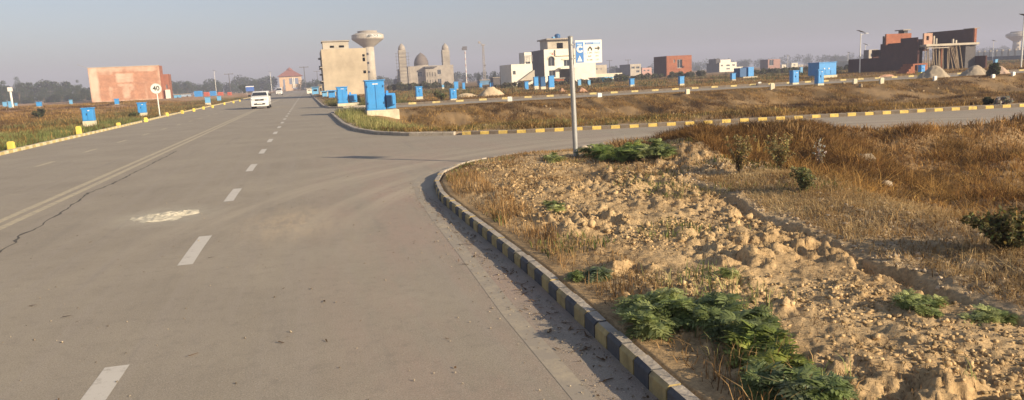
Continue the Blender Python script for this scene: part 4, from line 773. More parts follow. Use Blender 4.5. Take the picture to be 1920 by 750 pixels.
# ------------------------------------------------------------------ vehicles
CW=M('car_white_paint',(.74,.73,.70),.25,.03,2,spec=.6); HL=M('headlamp_glass',(.55,.56,.56),.1,.05,3,spec=.8); PL=M('number_plate',(.62,.62,.56),.5)
def van(px,pyb,label,ln=3.7,wd=1.62,ht=1.7,cat='van',name='white_van'):
    x,y=G(px,pyb); t=thing(name,label,cat,(x,y,.004),R(-1))
    w2=wd/2; prof=[(0,.38),(.0,.78),(.12,.98),(.62,1.10),(1.18,ht*.94),(1.45,ht),(ln-.35,ht*.99),(ln-.04,ht*.88),(ln,.9),(ln,.35),(ln-.55,.28),(.5,.27),(.1,.25)]
    bm=bmesh.new(); rows=[]
    secs=[(-1,0),(-.94,.6),(-.80,1),(.80,1),(.94,.6),(1,0)]
    # section: body sides tuck in above the belt line
    def wx(z): return w2*(1-.0*z) if z<1.0 else w2*(1-.16*(z-1.0)/(ht-1.0))
    L1=[bm.verts.new((-wx(z),yy,z)) for yy,z in prof]; L2=[bm.verts.new((wx(z),yy,z)) for yy,z in prof]
    n=len(prof)
    for k in range(n): bm.faces.new((L1[k],L1[(k+1)%n],L2[(k+1)%n],L2[k]))
    bm.faces.new(L1); bm.faces.new(L2[::-1]); bmesh.ops.recalc_face_normals(bm,faces=bm.faces)
    bmesh.ops.bevel(bm,geom=[e for e in bm.edges if e.calc_face_angle(0)>.15],offset=.07,segments=3,affect='EDGES',profile=.6)
    me=bpy.data.meshes.new('body'); bm.to_mesh(me); bm.free(); me.materials.append(CW); me.polygons.foreach_set('use_smooth',[True]*len(me.polygons)); b_=bpy.data.objects.new('body',me); COL.objects.link(b_); b_.parent=t
    # windscreen lies on the sloped panel
    def sl(f): yy=.62+(1.18-.62)*f; z=1.10+(ht*.94-1.10)*f; return yy-.035,z+.012
    mb=MB(); (ya,za),(yb,zb)=sl(.08),sl(.93); wa,wb_=wx(za)*.90,wx(zb)*.86
    mb.add([(-wa,ya,za),(wa,ya,za),(wb_,yb,zb),(-wb_,yb,zb),(-wa,ya+.02,za-.01),(wa,ya+.02,za-.01),(wb_,yb+.02,zb-.01),(-wb_,yb+.02,zb-.01)],[(0,1,2,3),(7,6,5,4),(0,4,5,1),(1,5,6,2),(2,6,7,3),(3,7,4,0)]); mb.build('windscreen',GLS,t)
    for s_ in (-1,1):
        mb=MB(); q=[(1.0,1.12),(ln-.3,1.12),(ln-.42,ht*.9),(1.42,ht*.9)]
        o_=[(s_*(wx(z)+.008),yy,z) for yy,z in q]; i_=[(s_*(wx(z)-.02),yy,z) for yy,z in q]
        mb.add(o_+i_,[(0,1,2,3),(7,6,5,4),(0,4,5,1),(1,5,6,2),(2,6,7,3),(3,7,4,0)]); mb.build('side_window',GLS,t)
        MB().box(s_*w2*.62-.2,-.025,.72,s_*w2*.62+.2,.05,.90).build('headlight',HL,t,bevel=.03)
        m_=MB().box(s_*(w2+.12)-.10,.75,1.08,s_*(w2+.12)+.10,.87,1.24).build('side_mirror',BLK,t,bevel=.02)
        for yy in (.62,ln-.62):
            w_=MB().bar((s_*(w2-.2),yy,.29),(s_*(w2+.01),yy,.29),.29,n=20).build('wheel',BLK,t); MB().bar((s_*(w2+.0),yy,.29),(s_*(w2+.02),yy,.29),.17,n=14).build('rim',GRY,w_)
    MB().box(-w2*.50,-.03,.70,w2*.50,.03,.84).build('grille',BLK,t,bevel=.015); MB().box(-w2*.62,-.035,.36,w2*.62,.03,.48).build('lower_grille',BLK,t,bevel=.01); MB().box(-.22,-.06,.42,.22,-.036,.54).build('number_plate',PL,t)
    MB().box(-w2*.97,-.02,.22,w2*.97,.12,.34).build('bumper',CW,t,bevel=.03)
    MB().box(-.11,-.04,.75,.11,-.031,.79).build('badge_bar',GRY,t)
    return t
van(488,204,'small white van driving toward us with its wheels on the left half of the road',wd=1.48,ht=1.52)
van(523.5,178,'far white minibus near the road\'s end, before the gatehouse',4.6,1.5,1.85,'minibus','minibus')
# low cars and stalls on the far right of the road end
def kiosk(px0,px1,pyt,pyb,Y,col,label,canopy=None):
    x0,_=atY(px0,pyb,Y);x1,_=atY(px1,pyb,Y); zt=atY(px0,pyt,Y)[1]; w_=x1-x0
    t=thing('stall',label,'stall',(x0,Y,0.)); MB().wall((0,0,-.2),(1,0,0),(0,1,0),w_,zt+.2,.08,[(w_*.2,.9,w_*.8,zt*.85)]).box(0,.081,-.2,.08,2.4,zt).box(w_-.08,.081,-.2,w_,2.4,zt).box(.08,2.3,-.2,w_-.08,2.4,zt).build('wall',col,t)
    MB().box(-.2,-.5,zt+.003,w_+.2,2.6,zt+.1).build('roof',canopy or col,t); MB().box(w_*.2,.6,.1,w_*.8,.7,zt*.8).build('dark_inside_sheet',DRK,t); return t  # near-black sheet behind the opening paints the shade inside
for a in [(576,585,166,178,200,WHI,'first small white stall on the right at the road end'),(586,598,164,180,170,BLUL,'pale blue stall left of the tall beige building'),(605,614,172,183,118,BLUL,'light blue box hut at the left foot of the tall beige building'),(617,629,171,184,105,BLU,'bright blue hut with a light frame near the second switch cabinet'),(632,638,172,186,98,BLUL,'narrow pale blue hut just left of the second switch cabinet'),(600,605,160,178,150,PLA,'narrow cream hut wall touching the tall beige building')]:
    kiosk(*a)
for k,(a,b_,tp,bb,m_,lb) in enumerate([(365,379,171,183,BLU,'left turquoise shipping container in the far row left of the road'),(383,392,173,182,M('container_red',(.50,.12,.07),.6,.15,2),'red shipping container between the two turquoise ones'),(394,405,171,181,BLU,'right turquoise shipping container in the far row left of the road'),(409,418,173,181,MC['container_red'],'red shipping container right of the second turquoise one'),(427,434,173,181,MC['container_red'],'last red shipping container in the far row, nearest the road')]):
    Y=215+k*3; x0,_=atY(a,bb,Y);x1,_=atY(b_,bb,Y);z1=atY(a,tp,Y)[1]
    t=thing('shipping_container',lb,'container',(x0,Y,.0)); MB().box(0,0,0,x1-x0,2.4,z1).build('shell',m_,t); mb=MB(); [mb.box((x1-x0)*q/10,-.05,.1,(x1-x0)*(q+.5)/10,-.004,z1-.1) for q in range(10)]; mb.build('corrugation',m_,t)
for k,(a,b_,tp,m_,lb) in enumerate([(326,336,178,BLUL,'greyish blue parked truck body just right of the brick annex'),(340,356,177,M('pale_blue_sheet',(.30,.38,.48),.7,.15,1),'long pale blue sheet fence panel right of the brick annex, far'),(1134,1149,146,M('teal_sheet',(.07,.34,.42),.6,.15,1),'teal sheet container right of the signpost, beyond the plots'),(900,928,151,M('slate_blue_sheet',(.10,.20,.32),.7,.15,1),'slate blue low shed between the two tall masts'),(925,946,146,DCON,'grey low shed right of the second tall mast'),(1040,1058,148,BRK,'brick hut left of the signpost pole'),(1116,1130,147,M('orange_sheet',(.55,.22,.10),.7,.2,1),'orange hut beside the teal container')]):
    Y=[190,230,125,190,175,118,128][k]; x0,_=atY(a,180 if a<600 else 155,Y);x1,_=atY(b_,180 if a<600 else 155,Y);z1=atY(a,tp,Y)[1]
    t=thing(['truck_body','fence_panel','container','shed','shed','hut','hut'][k],lb,['truck','fence','container','shed','shed','hut','hut'][k],(x0,Y,-.1)); w_=x1-x0
    MB().wall((0,0,0),(1,0,0),(0,1,0),w_,z1+.1,.1,[(w_*.6,.2,w_*.8,(z1)*.75)]).box(0,.101,0,.1,3,z1+.1).box(w_-.1,.101,0,w_,3,z1+.1).box(.1,2.9,0,w_-.1,3,z1+.1).build('wall',m_,t); MB().box(-.15,-.2,z1+.103,w_+.15,3.1,z1+.25).build('roof',CON if k!=2 else BLUL,t)
# ------------------------------------------------------------------ poles
def lamp(px,pyb,pyt,Y,label,kind='solar',sc=1.,lean=0):
    x,_=atY(px,(pyb+pyt)/2,Y); z1=atY(px,pyt,Y)[1]; z0=min(0,tz(x,Y)) if Y<300 else 0; h_=z1-z0
    t=thing({'solar':'street_lamp','mast':'floodlight_mast','lattice':'lattice_mast','tee':'utility_pole'}[kind],label,{'solar':'street lamp','mast':'mast','lattice':'mast','tee':'utility pole'}[kind],(x,Y,z0))
    if kind=='solar':
        MB().bar((0,0,-.1),(0,0,h_),.09*sc,.06*sc,8).build('pole',WHT,t); MB().bar((0,0,h_-.3),(.6*sc,-.2,h_-.12),.035*sc,n=6).build('arm',WHT,t); MB().box(.5*sc,-.3,h_-.16,.95*sc,-.1,h_-.09).build('lamp_head',GRY,t)
        mb=MB(); s_=sc*.42; mb.add([(-1.1*s_,-.8*s_,h_+.65*s_),(1.1*s_,-.8*s_,h_-.05*s_),(1.1*s_,.7*s_,h_+.1*s_),(-1.1*s_,.7*s_,h_+.8*s_),(-1.1*s_,-.8*s_,h_+.58*s_),(1.1*s_,-.8*s_,h_-.12*s_),(1.1*s_,.7*s_,h_+.03*s_),(-1.1*s_,.7*s_,h_+.73*s_)],[(0,1,2,3),(7,6,5,4),(0,4,5,1),(1,5,6,2),(2,6,7,3),(3,7,4,0)]); mb.build('solar_panel',DCON,t)
    if kind=='mast':
        MB().bar((0,0,0),(0,0,h_*.93),.24,.16,10).build('pole',WHT,t); RM=M('mast_red_band',(.52,.38,.34),.7)
        for k in range(5): MB().bar((0,0,h_*(.12+.17*k)),(0,0,h_*(.18+.17*k)),.25,.25,10).build('red_band',RM,t)
        hd=MB().box(-1.3,-.3,h_*.90,.9,.2,h_*.97).box(-1.0,-.25,h_*.972,1.0,.15,h_*1.0).build('lamp_head',DCON,t)
    if kind=='lattice':
        mb=MB(); w_=.45
        for a in ((-w_,-w_),(w_,-w_),(w_,w_),(-w_,w_)): mb.bar((a[0],a[1],0),(a[0]*.6,a[1]*.6,h_*.93),.09,n=5)
        for k in range(16):
            z=h_*.93*k/16;f=1-.4*k/16; z2=h_*.93*(k+1)/16;f2=1-.4*(k+1)/16
            mb.bar((-w_*f,-w_*f,z),(w_*f2,-w_*f2,z2),.05,n=4); mb.bar((w_*f,w_*f,z),(-w_*f2,w_*f2,z2),.05,n=4); mb.bar((-w_*f,w_*f,z),(-w_*f2,-w_*f2,z2),.05,n=4)
        mb.build('frame',CON,t); MB().box(-.9,-.5,h_*.92,.9,.5,h_*.94).build('platform',CON,t); mb=MB(); mb.bar((-.2,0,h_*.94),(-1.6,0,h_),.12,n=6); mb.box(-2.1,-.5,h_*.97,-1.2,.3,h_*1.02); mb.build('antenna',CON,t); MB().box(.1,-.3,h_*.4,.8,.3,h_*.44).build('equipment_box',DCON,t)
    if kind=='tee':
        MB().bar((0,0,0),(0,0,h_),.16*sc,.12*sc,8).build('pole',DCON,t); MB().box(-1.6*sc,-.1,h_-.25*sc,1.6*sc,.1,h_-.05*sc).build('crossarm',DCON,t)
        for q in (-1.4,0,1.4): MB().bar((q*sc,0,h_-.04*sc),(q*sc,0,h_+.25*sc),.07*sc,n=6).build('insulator',GRY,t)
    return t
lamp(1613,132,61,82,'tall white solar street lamp left of the big brick construction'); lamp(1622,125,84,150,'second solar street lamp peeking behind the grey house, left of the brick construction')
lamp(1590,125,99,240,'faint far solar street lamp left of the tall white one'); lamp(1477,128,104,260,'faint far solar street lamp above the hazy brick block'); lamp(1862,110,77,170,'solar street lamp above the boundary wall, right of the brick construction'); lamp(1826,112,84,150,'small solar street lamp touching the right end of the brick construction'); lamp(1917,135,31,66,'tall solar street lamp cut by the right edge of the photo')
lamp(873,150,87,320,'tall red and white banded floodlight mast right of the mosque','mast'); lamp(907,150,79,330,'tall grey lattice mast with an angled head, right of the floodlight mast','lattice')
lamp(572,176,125,330,'utility pole with a crossarm just right of the gatehouse','tee',1.2); lamp(596,178,133,420,'fainter far utility pole right of the one by the gatehouse','tee',1.1); lamp(404,182,133,260,'thin far lamp pole above the container row','solar',1.); lamp(431,180,138,300,'far utility pole between the container row and the gatehouse','tee'); lamp(451,183,152,260,'pale bare far pole beside the blue road sign board','tee',.4)
lamp(508,172,135,380,'far lamp pole with dark head, left of the gatehouse roof','solar',1.6); lamp(1143,145,113,260,'thin far utility pole right of the direction board','tee',.7); lamp(1178,150,112,290,'far utility pole left of the small balcony house','tee',.8); lamp(96,195,171,300,'faint far pole among the trees at left','tee',.6); lamp(1034,120,111,400,'hair thin far pole behind the houses','tee',.3) if 0 else None
# ------------------------------------------------------------------ heaps
def heap(px,pyb,wpx,hpx,mat,label,name='sand_heap',ell=.8,D=None,seed=0):
    x,y,z=gp(px,pyb); 
    if D: x=atY(px,pyb,D)[0];y=D;z=tz(x,y)
    d=(np.array([x,y,z-H])@fw); rx=wpx*d/F/2; hz=hpx*d/F+.15; n=36; ga=np.linspace(-1.15,1.15,n); a,b_=np.meshgrid(ga,ga)
    r=np.sqrt(a*a+b_*b_)+(fbm(a+seed,b_+x,.35,71+seed)-.5)*.35; zz=hz*np.where(r<1,1-np.clip(r,.0,1)**1.25-.08*np.exp(-(r/.12)**2),-.2)+ (fbm(a,b_,.12,75+seed)-.5)*hz*.12
    V=np.stack([a.ravel()*rx,b_.ravel()*rx*ell,zz.ravel()-.1],1);i,j=np.meshgrid(np.arange(n-1),np.arange(n-1),indexing='ij'); FA=np.stack([i*n+j,i*n+j+1,(i+1)*n+j+1,(i+1)*n+j],-1).reshape(-1,4)
    FA=FA[V[FA,2].max(1)>-.2*hz]
    o=npmesh(name,V,FA,None,mat,smooth=True); o.location=(x,y+rx*ell*.9,z); tag(o,label,'heap'); return o
SAN=M('grey_sand',(.34,.28,.20),.95,.15,4,.5,12); SAN2=M('tan_sand',(.50,.39,.25),.95,.15,4,.5,12); SAN3=M('brick_dust_soil',(.42,.24,.15),.95,.2,4,.5,12)
heap(1770,145,64,24,SAN,'tall grey sand heap in front of the propped slab of the brick construction',seed=1); heap(1848,140,62,19,SAN,'broad grey sand heap right of the brick construction, behind the round bush',seed=2); heap(1888,138,44,15,M('red_sand',(.42,.30,.22),.95,.2,4,.5,12),'small reddish earth heap at the right, past the round bush',seed=3)
heap(926,180,56,18,SAN2,'pale tan sand heap in the plots right of the mosque',seed=4); heap(878,182,56,7,SAN2,'low flat sand spread left of the tall pale sand heap',seed=5)
heap(1094,173,26,9,SAN3,'reddish brick soil heap just right of the signpost pole',seed=6); heap(1056,173,22,8,SAN3,'reddish brick soil heap just left of the signpost pole',seed=7)
for a in [(1668,146,60,5,'low spread of broken brick along the foot of the dark wall')]: heap(a[0],a[1],a[2],a[3],SAN3,a[4],'brick_rubble',.3,seed=8)
# ------------------------------------------------------------------ trees
def leafcloud(centers,radii,n,size,colr,seed=0,flat=1.):
    rs=np.random.RandomState(seed); V=[];Cq=[]
    w_=np.array(radii)**2; idx=rs.choice(len(centers),n,p=w_/w_.sum()); c=np.array(centers)[idx]; r=np.array(radii)[idx]
    d=rs.normal(size=(n,3)); d/=np.linalg.norm(d,axis=1)[:,None]; rad=r*(rs.rand(n)**.45); p=c+d*rad[:,None]*np.array([1,1,flat])
    u=rs.normal(size=(n,3)); u/=np.linalg.norm(u,axis=1)[:,None]; v=np.cross(u,rs.normal(size=(n,3))); v/=np.linalg.norm(v,axis=1)[:,None]
    s=size*(.6+.8*rs.rand(n))[:,None]
    V=np.stack([p-u*s,p+v*s*.55,p+u*s,p-v*s*.55],1).reshape(-1,3); col=np.array(colr)*(.65+.7*rs.rand(n,1))*(1+.15*rs.normal(size=(n,3))*np.array([1,.5,1])); col=np.repeat(np.clip(col,.005,1),4,0)
    return V,np.arange(4*n).reshape(-1,4),col
MLEAF=attr_mat('foliage',.8,3.,.25,0,.25); BARK=M('bark',(.12,.09,.06),.95,.3,4,.5,10)
def tree(px,pyt,wpx,Y,label,kind=0,group=None,cat='tree',colr=(.055,.075,.035),pyb=None,seed=None,n=1600):
    x,_=atY(px,pyt+20,Y); zt=atY(px,pyt,Y)[1]; z0=-.1 if pyb is None else None; d=Y*1.0/math.cos(0)/1.0
    w_=wpx*(np.array([x,Y,0])@fw)/F; seed=seed or int(px*7+pyt); rs=np.random.RandomState(seed); hgt=zt+.1
    t=thing({0:'broadleaf_tree',1:'cypress_tree'}[kind],label,cat,(x,Y,-.1),0,group)
    mb=MB(); mb.bar((0,0,0),(0,0,hgt*.45),w_*.04,w_*.028,7,cap=False); cs=[];rs_=[]
    if kind==0:
        k=9
        for q in range(k):
            a=rs.rand()*6.28; rr_=w_*.32*math.sqrt(rs.rand()); z=hgt*(.30+.5*rs.rand()); c=(rr_*math.cos(a),rr_*math.sin(a),z); cs.append(c); rs_.append(w_*(.15+.12*rs.rand())); mb.bar((0,0,hgt*.3),c,w_*.018,w_*.006,5,cap=False)
        cs.append((0,0,hgt-w_*.17)); rs_.append(w_*.17)
        cs.append((rs.uniform(-.2,.2)*w_,0,hgt*.62)); rs_.append(w_*.26)
    else:
        for q in range(9): f=q/8; cs.append((rs.uniform(-.05,.05)*w_,0,hgt*(.15+.80*f))); rs_.append(w_*(.48*(1-f)**.7+.06)); 
    mb.build('trunk',BARK,t)
    V,FA,c=leafcloud(cs,rs_,int(n*1.6),max(.10,w_*.027),colr,seed,1.0 if kind==0 else 1.3); o=npmesh('crown',V,FA,c,MLEAF); o.parent=t; return t
lt=[(8,150,26,'tall dark broadleaf tree at the far left edge'),(33,143,20,'tallest and pointed tree near the left edge'),(48,162,16,'small low tree right of the tallest pointed tree at left'),(60,163,9,'small slim lone tree sticking above the low wood at left'),(82,164,22,'rounded tree left of the double-peaked one in the left wood'),(99,155,19,'double-peaked tree in the middle of the left wood'),(115,162,18,'lower tree right of the double-peaked tree at left'),(136,158,24,'broad tree left of the twin-topped tree by the brick building'),(147,149,15,'twin-topped tree just left of the patchy brick building'),(160,163,18,'tree half hidden behind the left end of the patchy brick building')]
for k,(a,b_,w_,l) in enumerate(lt): tree(a,b_,w_*1.25,300+ (k%3)*22,l,0,'trees of the left wood')
mt=[(333,154,20,'left small tree of the middle wood, by the brick annex'),(352,152,24,'widest rounded tree of the middle wood, left part'),(372,161,18,'low tree above the left turquoise container'),(386,155,15,'narrow tree above the gap between the turquoise containers'),(412,152,19,'rounded tree above the right red container'),(440,157,22,'broad tree between the far utility pole and the blue sign board'),(457,158,14,'dark tree directly left of the blue road sign board'),(478,148,19,'rounded hazy tree directly above the white van'),(501,155,16,'rounded tree between the van and the gatehouse'),(581,154,14,'low tree right of the gatehouse'),(597,150,12,'tree against the left edge of the tall beige building')]
for k,(a,b_,w_,l) in enumerate(mt): tree(a,b_,w_*1.2,(360+(k%3)*25) if a!=457 else 260,l,0,'trees of the middle wood')
tree(898.5,134,11,290,'left cypress tree, between the two tall masts',1,'pair of far cypress trees',colr=(.045,.06,.035)); tree(928,132,12,270,'right cypress tree, right of the lattice mast',1,'pair of far cypress trees',colr=(.045,.06,.035))
for a,b_,w_,l in [(1308,125,22,'hazy far tree between the brick cube and the white apartment house'),(1392,114,30,'hazy round tree top above the transformer pair'),(1563,108,36,'hazy far tree left of the tall solar lamp'),(1580,104,22,'hazy far tree just left of the tall solar lamp'),(1868,93,34,'hazy far tree left of the pale water tower'),(1888,101,24,'lower hazy tree touching the pale water tower')]: tree(a,b_,w_,480,l,0,'hazy far trees at right')
for a,b_,w_,Y,l in [(1165,146,24,120,'dark green bush right of the teal container'),(1315,150,16,110,'small dark green bush right of the brick cube')]: tree(a,b_,w_,Y,l,0,None,'bush',(.05,.065,.03))
def bush(px,pyb,wpx,hpx,label,colr,name='round_bush',wispy=0,n=900,leaf=.05,D=None,stems=12,light=None):
    x,y,z=gp(px,pyb); k=(np.array([x,y,z-H])@fw)/F; w_=wpx*k;h_=hpx*k; t=thing(name,label,'bush',(x,y,z-.03)); rs=np.random.RandomState(int(px)); cs=[];rr_=[]
    mb=MB()
    for q in range(stems): a=rs.rand()*6.28; r=w_*.33*math.sqrt(rs.rand()); c=(r*math.cos(a),r*math.sin(a),h_*(.25+.68*rs.rand())); cs.append(c); rr_.append(min(w_,h_)*(.14+.10*rs.rand())); mb.bar((c[0]*.15,c[1]*.15,0),c,.012+.01*w_,.005,4,cap=False)
    if wispy:
        mb=MB(); pts=[]
        for q in range(wispy):
            a=rs.rand()*6.28; sp=w_*.5*rs.rand()**.7; hh=h_*(.55+.5*rs.rand()); pr=Vector((0,0,0))
            for i in range(1,6):
                f=i/5; p=Vector((math.cos(a)*sp*f**1.4+rs.normal()*.012,math.sin(a)*sp*f**1.4+rs.normal()*.012,hh*f**.85)); mb.bar(pr,p,.005*(1.2-f)+.001,.004*(1.1-f)+.001,3,cap=False); pr=p
                if f>.3: pts+= [(p,.03+.05*(1-abs(f-.7)))]*3
        mb.build('stem',BARK,t); V,FA,c=leafcloud([tuple(p) for p,_ in pts],[max(.03,w_*.07)+0*q for _,q in pts],n,leaf,colr,int(px),1.); o=npmesh('foliage',V,FA,c,MLEAF); o.parent=t; return t
    mb.build('stem',BARK,t); V,FA,c=leafcloud(cs,rr_,n,leaf,colr,int(px)); o=npmesh('foliage',V,FA,c,MLEAF); o.parent=t; return t
bush(1862,143,28,24,'round green bush beside the grey heaps at the far right',(.08,.09,.04),leaf=.09,n=1500)
bush(73,222,26,18,'dark shrubby bush in the left field before the wood',(.06,.065,.035),leaf=.12,n=700)
bush(252,222,24,10,'low sprawling green shrub at the foot of the blue cabinet left of the 40 sign',(.09,.095,.04),leaf=.10,n=600)
bush(827,191,30,18,'olive scrub bush between the two blue cabinets before the mosque',(.11,.11,.05),leaf=.12,n=700)
bush(673,196,10,17,'small dark bush against the tall beige building, right of the second switch cabinet',(.06,.065,.035),leaf=.1,n=400)
bush(1386,330,62,76,'feathery dark bush with a bare stem in the hollow, left of its twin',(.26,.20,.085),name='feathery_bush',n=2600,leaf=.013,wispy=26)
bush(1462,318,60,66,'taller feathery olive bush in the hollow, right of its twin',(.32,.26,.11),name='feathery_bush',n=2600,leaf=.013,wispy=30)
bush(1508,360,52,50,'grey green sprawling bush low on the slope of the hollow',(.20,.20,.09),name='sprawling_bush',n=3200,leaf=.013,wispy=34)
bush(1885,470,150,70,'dark leafy bush in the hollow at the right edge',(.13,.115,.045),name='sprawling_bush',n=3200,leaf=.020,wispy=50)
bush(1538,318,20,60,'thin pale-leaved weed standing right of the feathery bushes',(.45,.43,.36),name='pale_weed',n=260,leaf=.016,wispy=9)
bush(1880,196,44,16,'whitish scrub at the bottom of the right bank beside the side road',(.42,.38,.32),name='pale_scrub',n=500,leaf=.05,stems=16)
bush(1852,196,18,15,'dark green scrub left of the whitish scrub on the right bank',(.05,.06,.03),name='dark_scrub',n=500,leaf=.06)
# ------------------------------------------------------------------ grasses
MGRS=attr_mat('grass_blades',.85,2.,.18,0,.35)
def blades(name,X,Y,h,w,col,label,cat='grass',lean=.5,Z=None,parent=None,curl=.35):
    n=len(X); Z=terrain(X,Y) if Z is None else Z; a=RN.rand(n)*6.283; b_=RN.rand(n)*6.283; l=np.abs(RN.normal(size=n))*lean
    ux,uy=np.cos(a),np.sin(a); lx,ly=np.cos(b_)*l*h,np.sin(b_)*l*h; w2=w/2
    P0=np.stack([X-ux*w2,Y-uy*w2,Z-.02],1);P1=np.stack([X+ux*w2,Y+uy*w2,Z-.02],1)
    hm=h*.6; M0=np.stack([X-ux*w2*.7+lx*.4,Y-uy*w2*.7+ly*.4,Z+hm],1);M1=np.stack([X+ux*w2*.7+lx*.4,Y+uy*w2*.7+ly*.4,Z+hm],1)
    T=np.stack([X+lx,Y+ly,Z+h*(1-curl*np.clip(l,0,1.2)*.6)],1)
    V=np.stack([P0,P1,M0,M1,T],1).reshape(-1,3); i=np.arange(n)*5
    FA=np.concatenate([np.stack([i,i+1,i+3],1),np.stack([i,i+3,i+2],1),np.stack([i+2,i+3,i+4],1)])
    c=np.repeat(col,5,0)
    o=npmesh(name,V,FA,c,MGRS); 
    tag(o,label,cat,kind='stuff'); return o
def pick(n,x0,x1,y0,y1,cond=None,clump=0.,sc=.5,s=0,dmin=.2,pw=1.):
    X=RN.uniform(x0,x1,n*2);Y=y0+(y1-y0)*RN.rand(n*2)**pw; k=np.ones(len(X),bool)
    if clump: k&=(fbm(X,Y,sc,s)-.5)*clump+.55>RN.rand(len(X))*.9
    k&=road_sd(X,Y)>dmin
    if cond is not None: k&=cond(X,Y)
    for ex,ey,er in EXCL:
        dd=math.hypot(ex,ey); ux,uy=-ex/dd,-ey/dd; q=np.clip((X-ex)*ux+(Y-ey)*uy,-.6,2.6+dd*.05); k&=np.hypot(X-ex-q*ux,Y-ey-q*uy)>er*.62+.12
    X=X[k][:n];Y=Y[k][:n]; return X,Y
def pal(X,Y,cols,sc,s,jit=.25):
    n=len(X); t=np.clip((fbm(X,Y,sc,s)-.5)*2.2+.5+RN.normal(size=n)*.22,0,.999)*(len(cols)-1); i=t.astype(int); f=(t-i)[:,None]; c=np.array(cols+[cols[-1]]); o=c[i]*(1-f)+c[i+1]*f
    return np.clip(o*(1+jit*RN.normal(size=(n,1))),.01,.8)
BR=[(.12,.07,.03),(.21,.125,.05),(.32,.19,.08),(.42,.27,.12),(.33,.22,.10)]
GOLD=[(.19,.105,.040),(.31,.175,.065),(.43,.255,.095),(.52,.33,.13),(.38,.25,.12)]
GRN=[(.09,.115,.035),(.15,.17,.055),(.22,.22,.08),(.30,.25,.11)]
inpit=lambda X,Y:(X-xrid(Y)>.0)&(Y<ynear(X)-.1)
# pit on the right: dense golden brown dry grass
def tufts(name,n,x0,x1,y0,y1,cols,label,hs,ws,cond=None,sc=2.,s=0,lean=.7,per=26,rad=.35,cl=1.2,pw=1.,dmin=.35,hf=None):
    X,Y=pick(n//per,x0,x1,y0,y1,cond,cl,sc,s,dmin,pw); X0=np.repeat(X,per);Y0=np.repeat(Y,per); r=rad*(.5+RN.rand(len(X)).repeat(per)); a=RN.rand(len(X0))*6.283;q=np.sqrt(RN.rand(len(X0)))*r
    PX=X0+np.cos(a)*q;PY=Y0+np.sin(a)*q; k=road_sd(PX,PY)>.22; PX=PX[k];PY=PY[k]; q=q[k];r=r[k]; th=(.5+.9*RN.rand(len(X))).repeat(per)[k]
    hh=hs*th*(1-.6*(q/r)**2)*(.6+.6*RN.rand(len(PX))); cc=pal(X,Y,cols,sc*1.5,s+1,.25).repeat(per,0)[k]*(1+.2*RN.normal(size=(len(PX),1)))
    if hf is not None: hh=hh*hf(PX,PY)
    return blades(name,PX,PY,hh,ws*(.6+.7*RN.rand(len(PX))),np.clip(cc,.01,.8),label,lean=lean)
PH=lambda X,Y:np.clip(.65+(X-xrid(Y))*.4,.5,1.)*np.clip(.35+(ynear(X)-Y)*.4,.35,1)
PIT=[(.085,.042,.016),(.20,.100,.032),(.38,.205,.060),(.56,.34,.11),(.36,.22,.08),(.15,.095,.035)]
X,Y=pick(110000,4.6,30,2.5,16.5,inpit,1.4,.8,81)
blades('dry_grass',X,Y,(.03+.11*fbm(X,Y,.8,83))*(.4+.9*RN.rand(len(X)))*PH(X,Y),.006+.004*RN.rand(len(X))+.0005*np.hypot(X,Y),pal(X,Y,PIT,.55,85,.35),'golden brown dry grass filling the hollow right of the near verge',lean=1.3)
tufts('dry_grass',190000,4.6,28,2.5,16.5,PIT,'taller wispy tufts of dry grass standing in the hollow',.24,.007,inpit,.45,82,1.9,34,.20,2.2,hf=lambda X,Y:PH(X,Y)*(.25+1.6*ss(.3,.7,fbm(X,Y,1.6,84))))
X,Y=pick(26000,6.0,11,10.6,14.2,inpit,1.5,.6,181)
blades('dark_brush',X,Y,(.06+.22*fbm(X,Y,.7,183))*(.5+.8*RN.rand(len(X))),.006+.005*RN.rand(len(X)),pal(X,Y,[(.06,.035,.018),(.13,.075,.030),(.26,.14,.05),(.34,.20,.07)],.6,185,.3),'tangled dark rusty brush heaped on the mound left of the hollow',lean=1.6)
# matted straw over the plateau, verge and mounds
X,Y=pick(42000,1.7,12,2.6,15.8,lambda X,Y:(Y<ynear(X))&((X>xfur(Y)+.1)|(Y>9.3)|(road_sd(X,Y)<.75)),2.2,.8,87)
hh=.02+.045*RN.rand(len(X))*(.4+fbm(X,Y,.7,89))*1.3
blades('verge_straw',X,Y,hh,.004+.003*RN.rand(len(X))+.0004*np.hypot(X,Y),pal(X,Y,BR,.8,91),'short matted dry straw on the near verge',lean=1.5)
X,Y=pick(30000,3.9,7,2.6,9.,lambda X,Y:(X>xfur(Y)+.15)&(X<xrid(Y)+.3),1.5,.7,88)
blades('verge_straw',X,Y,.04+.12*RN.rand(len(X))*fbm(X,Y,.6,86),.004+.002*RN.rand(len(X)),pal(X,Y,[(.30,.19,.08),(.46,.32,.15),(.60,.45,.24)],.5,92),'loose pale straw on the trodden plateau beside the hollow',lean=2.4)
X,Y=pick(16000,1.8,5,2.5,12.,lambda X,Y:(X<xfur(Y)),2.,.4,90)
blades('verge_straw',X,Y,.012+.03*RN.rand(len(X)),.003+.003*RN.rand(len(X)),pal(X,Y,[(.13,.08,.04),(.22,.14,.07),(.34,.24,.13)],.4,94),'broken bits of straw among the clods',lean=2.6)
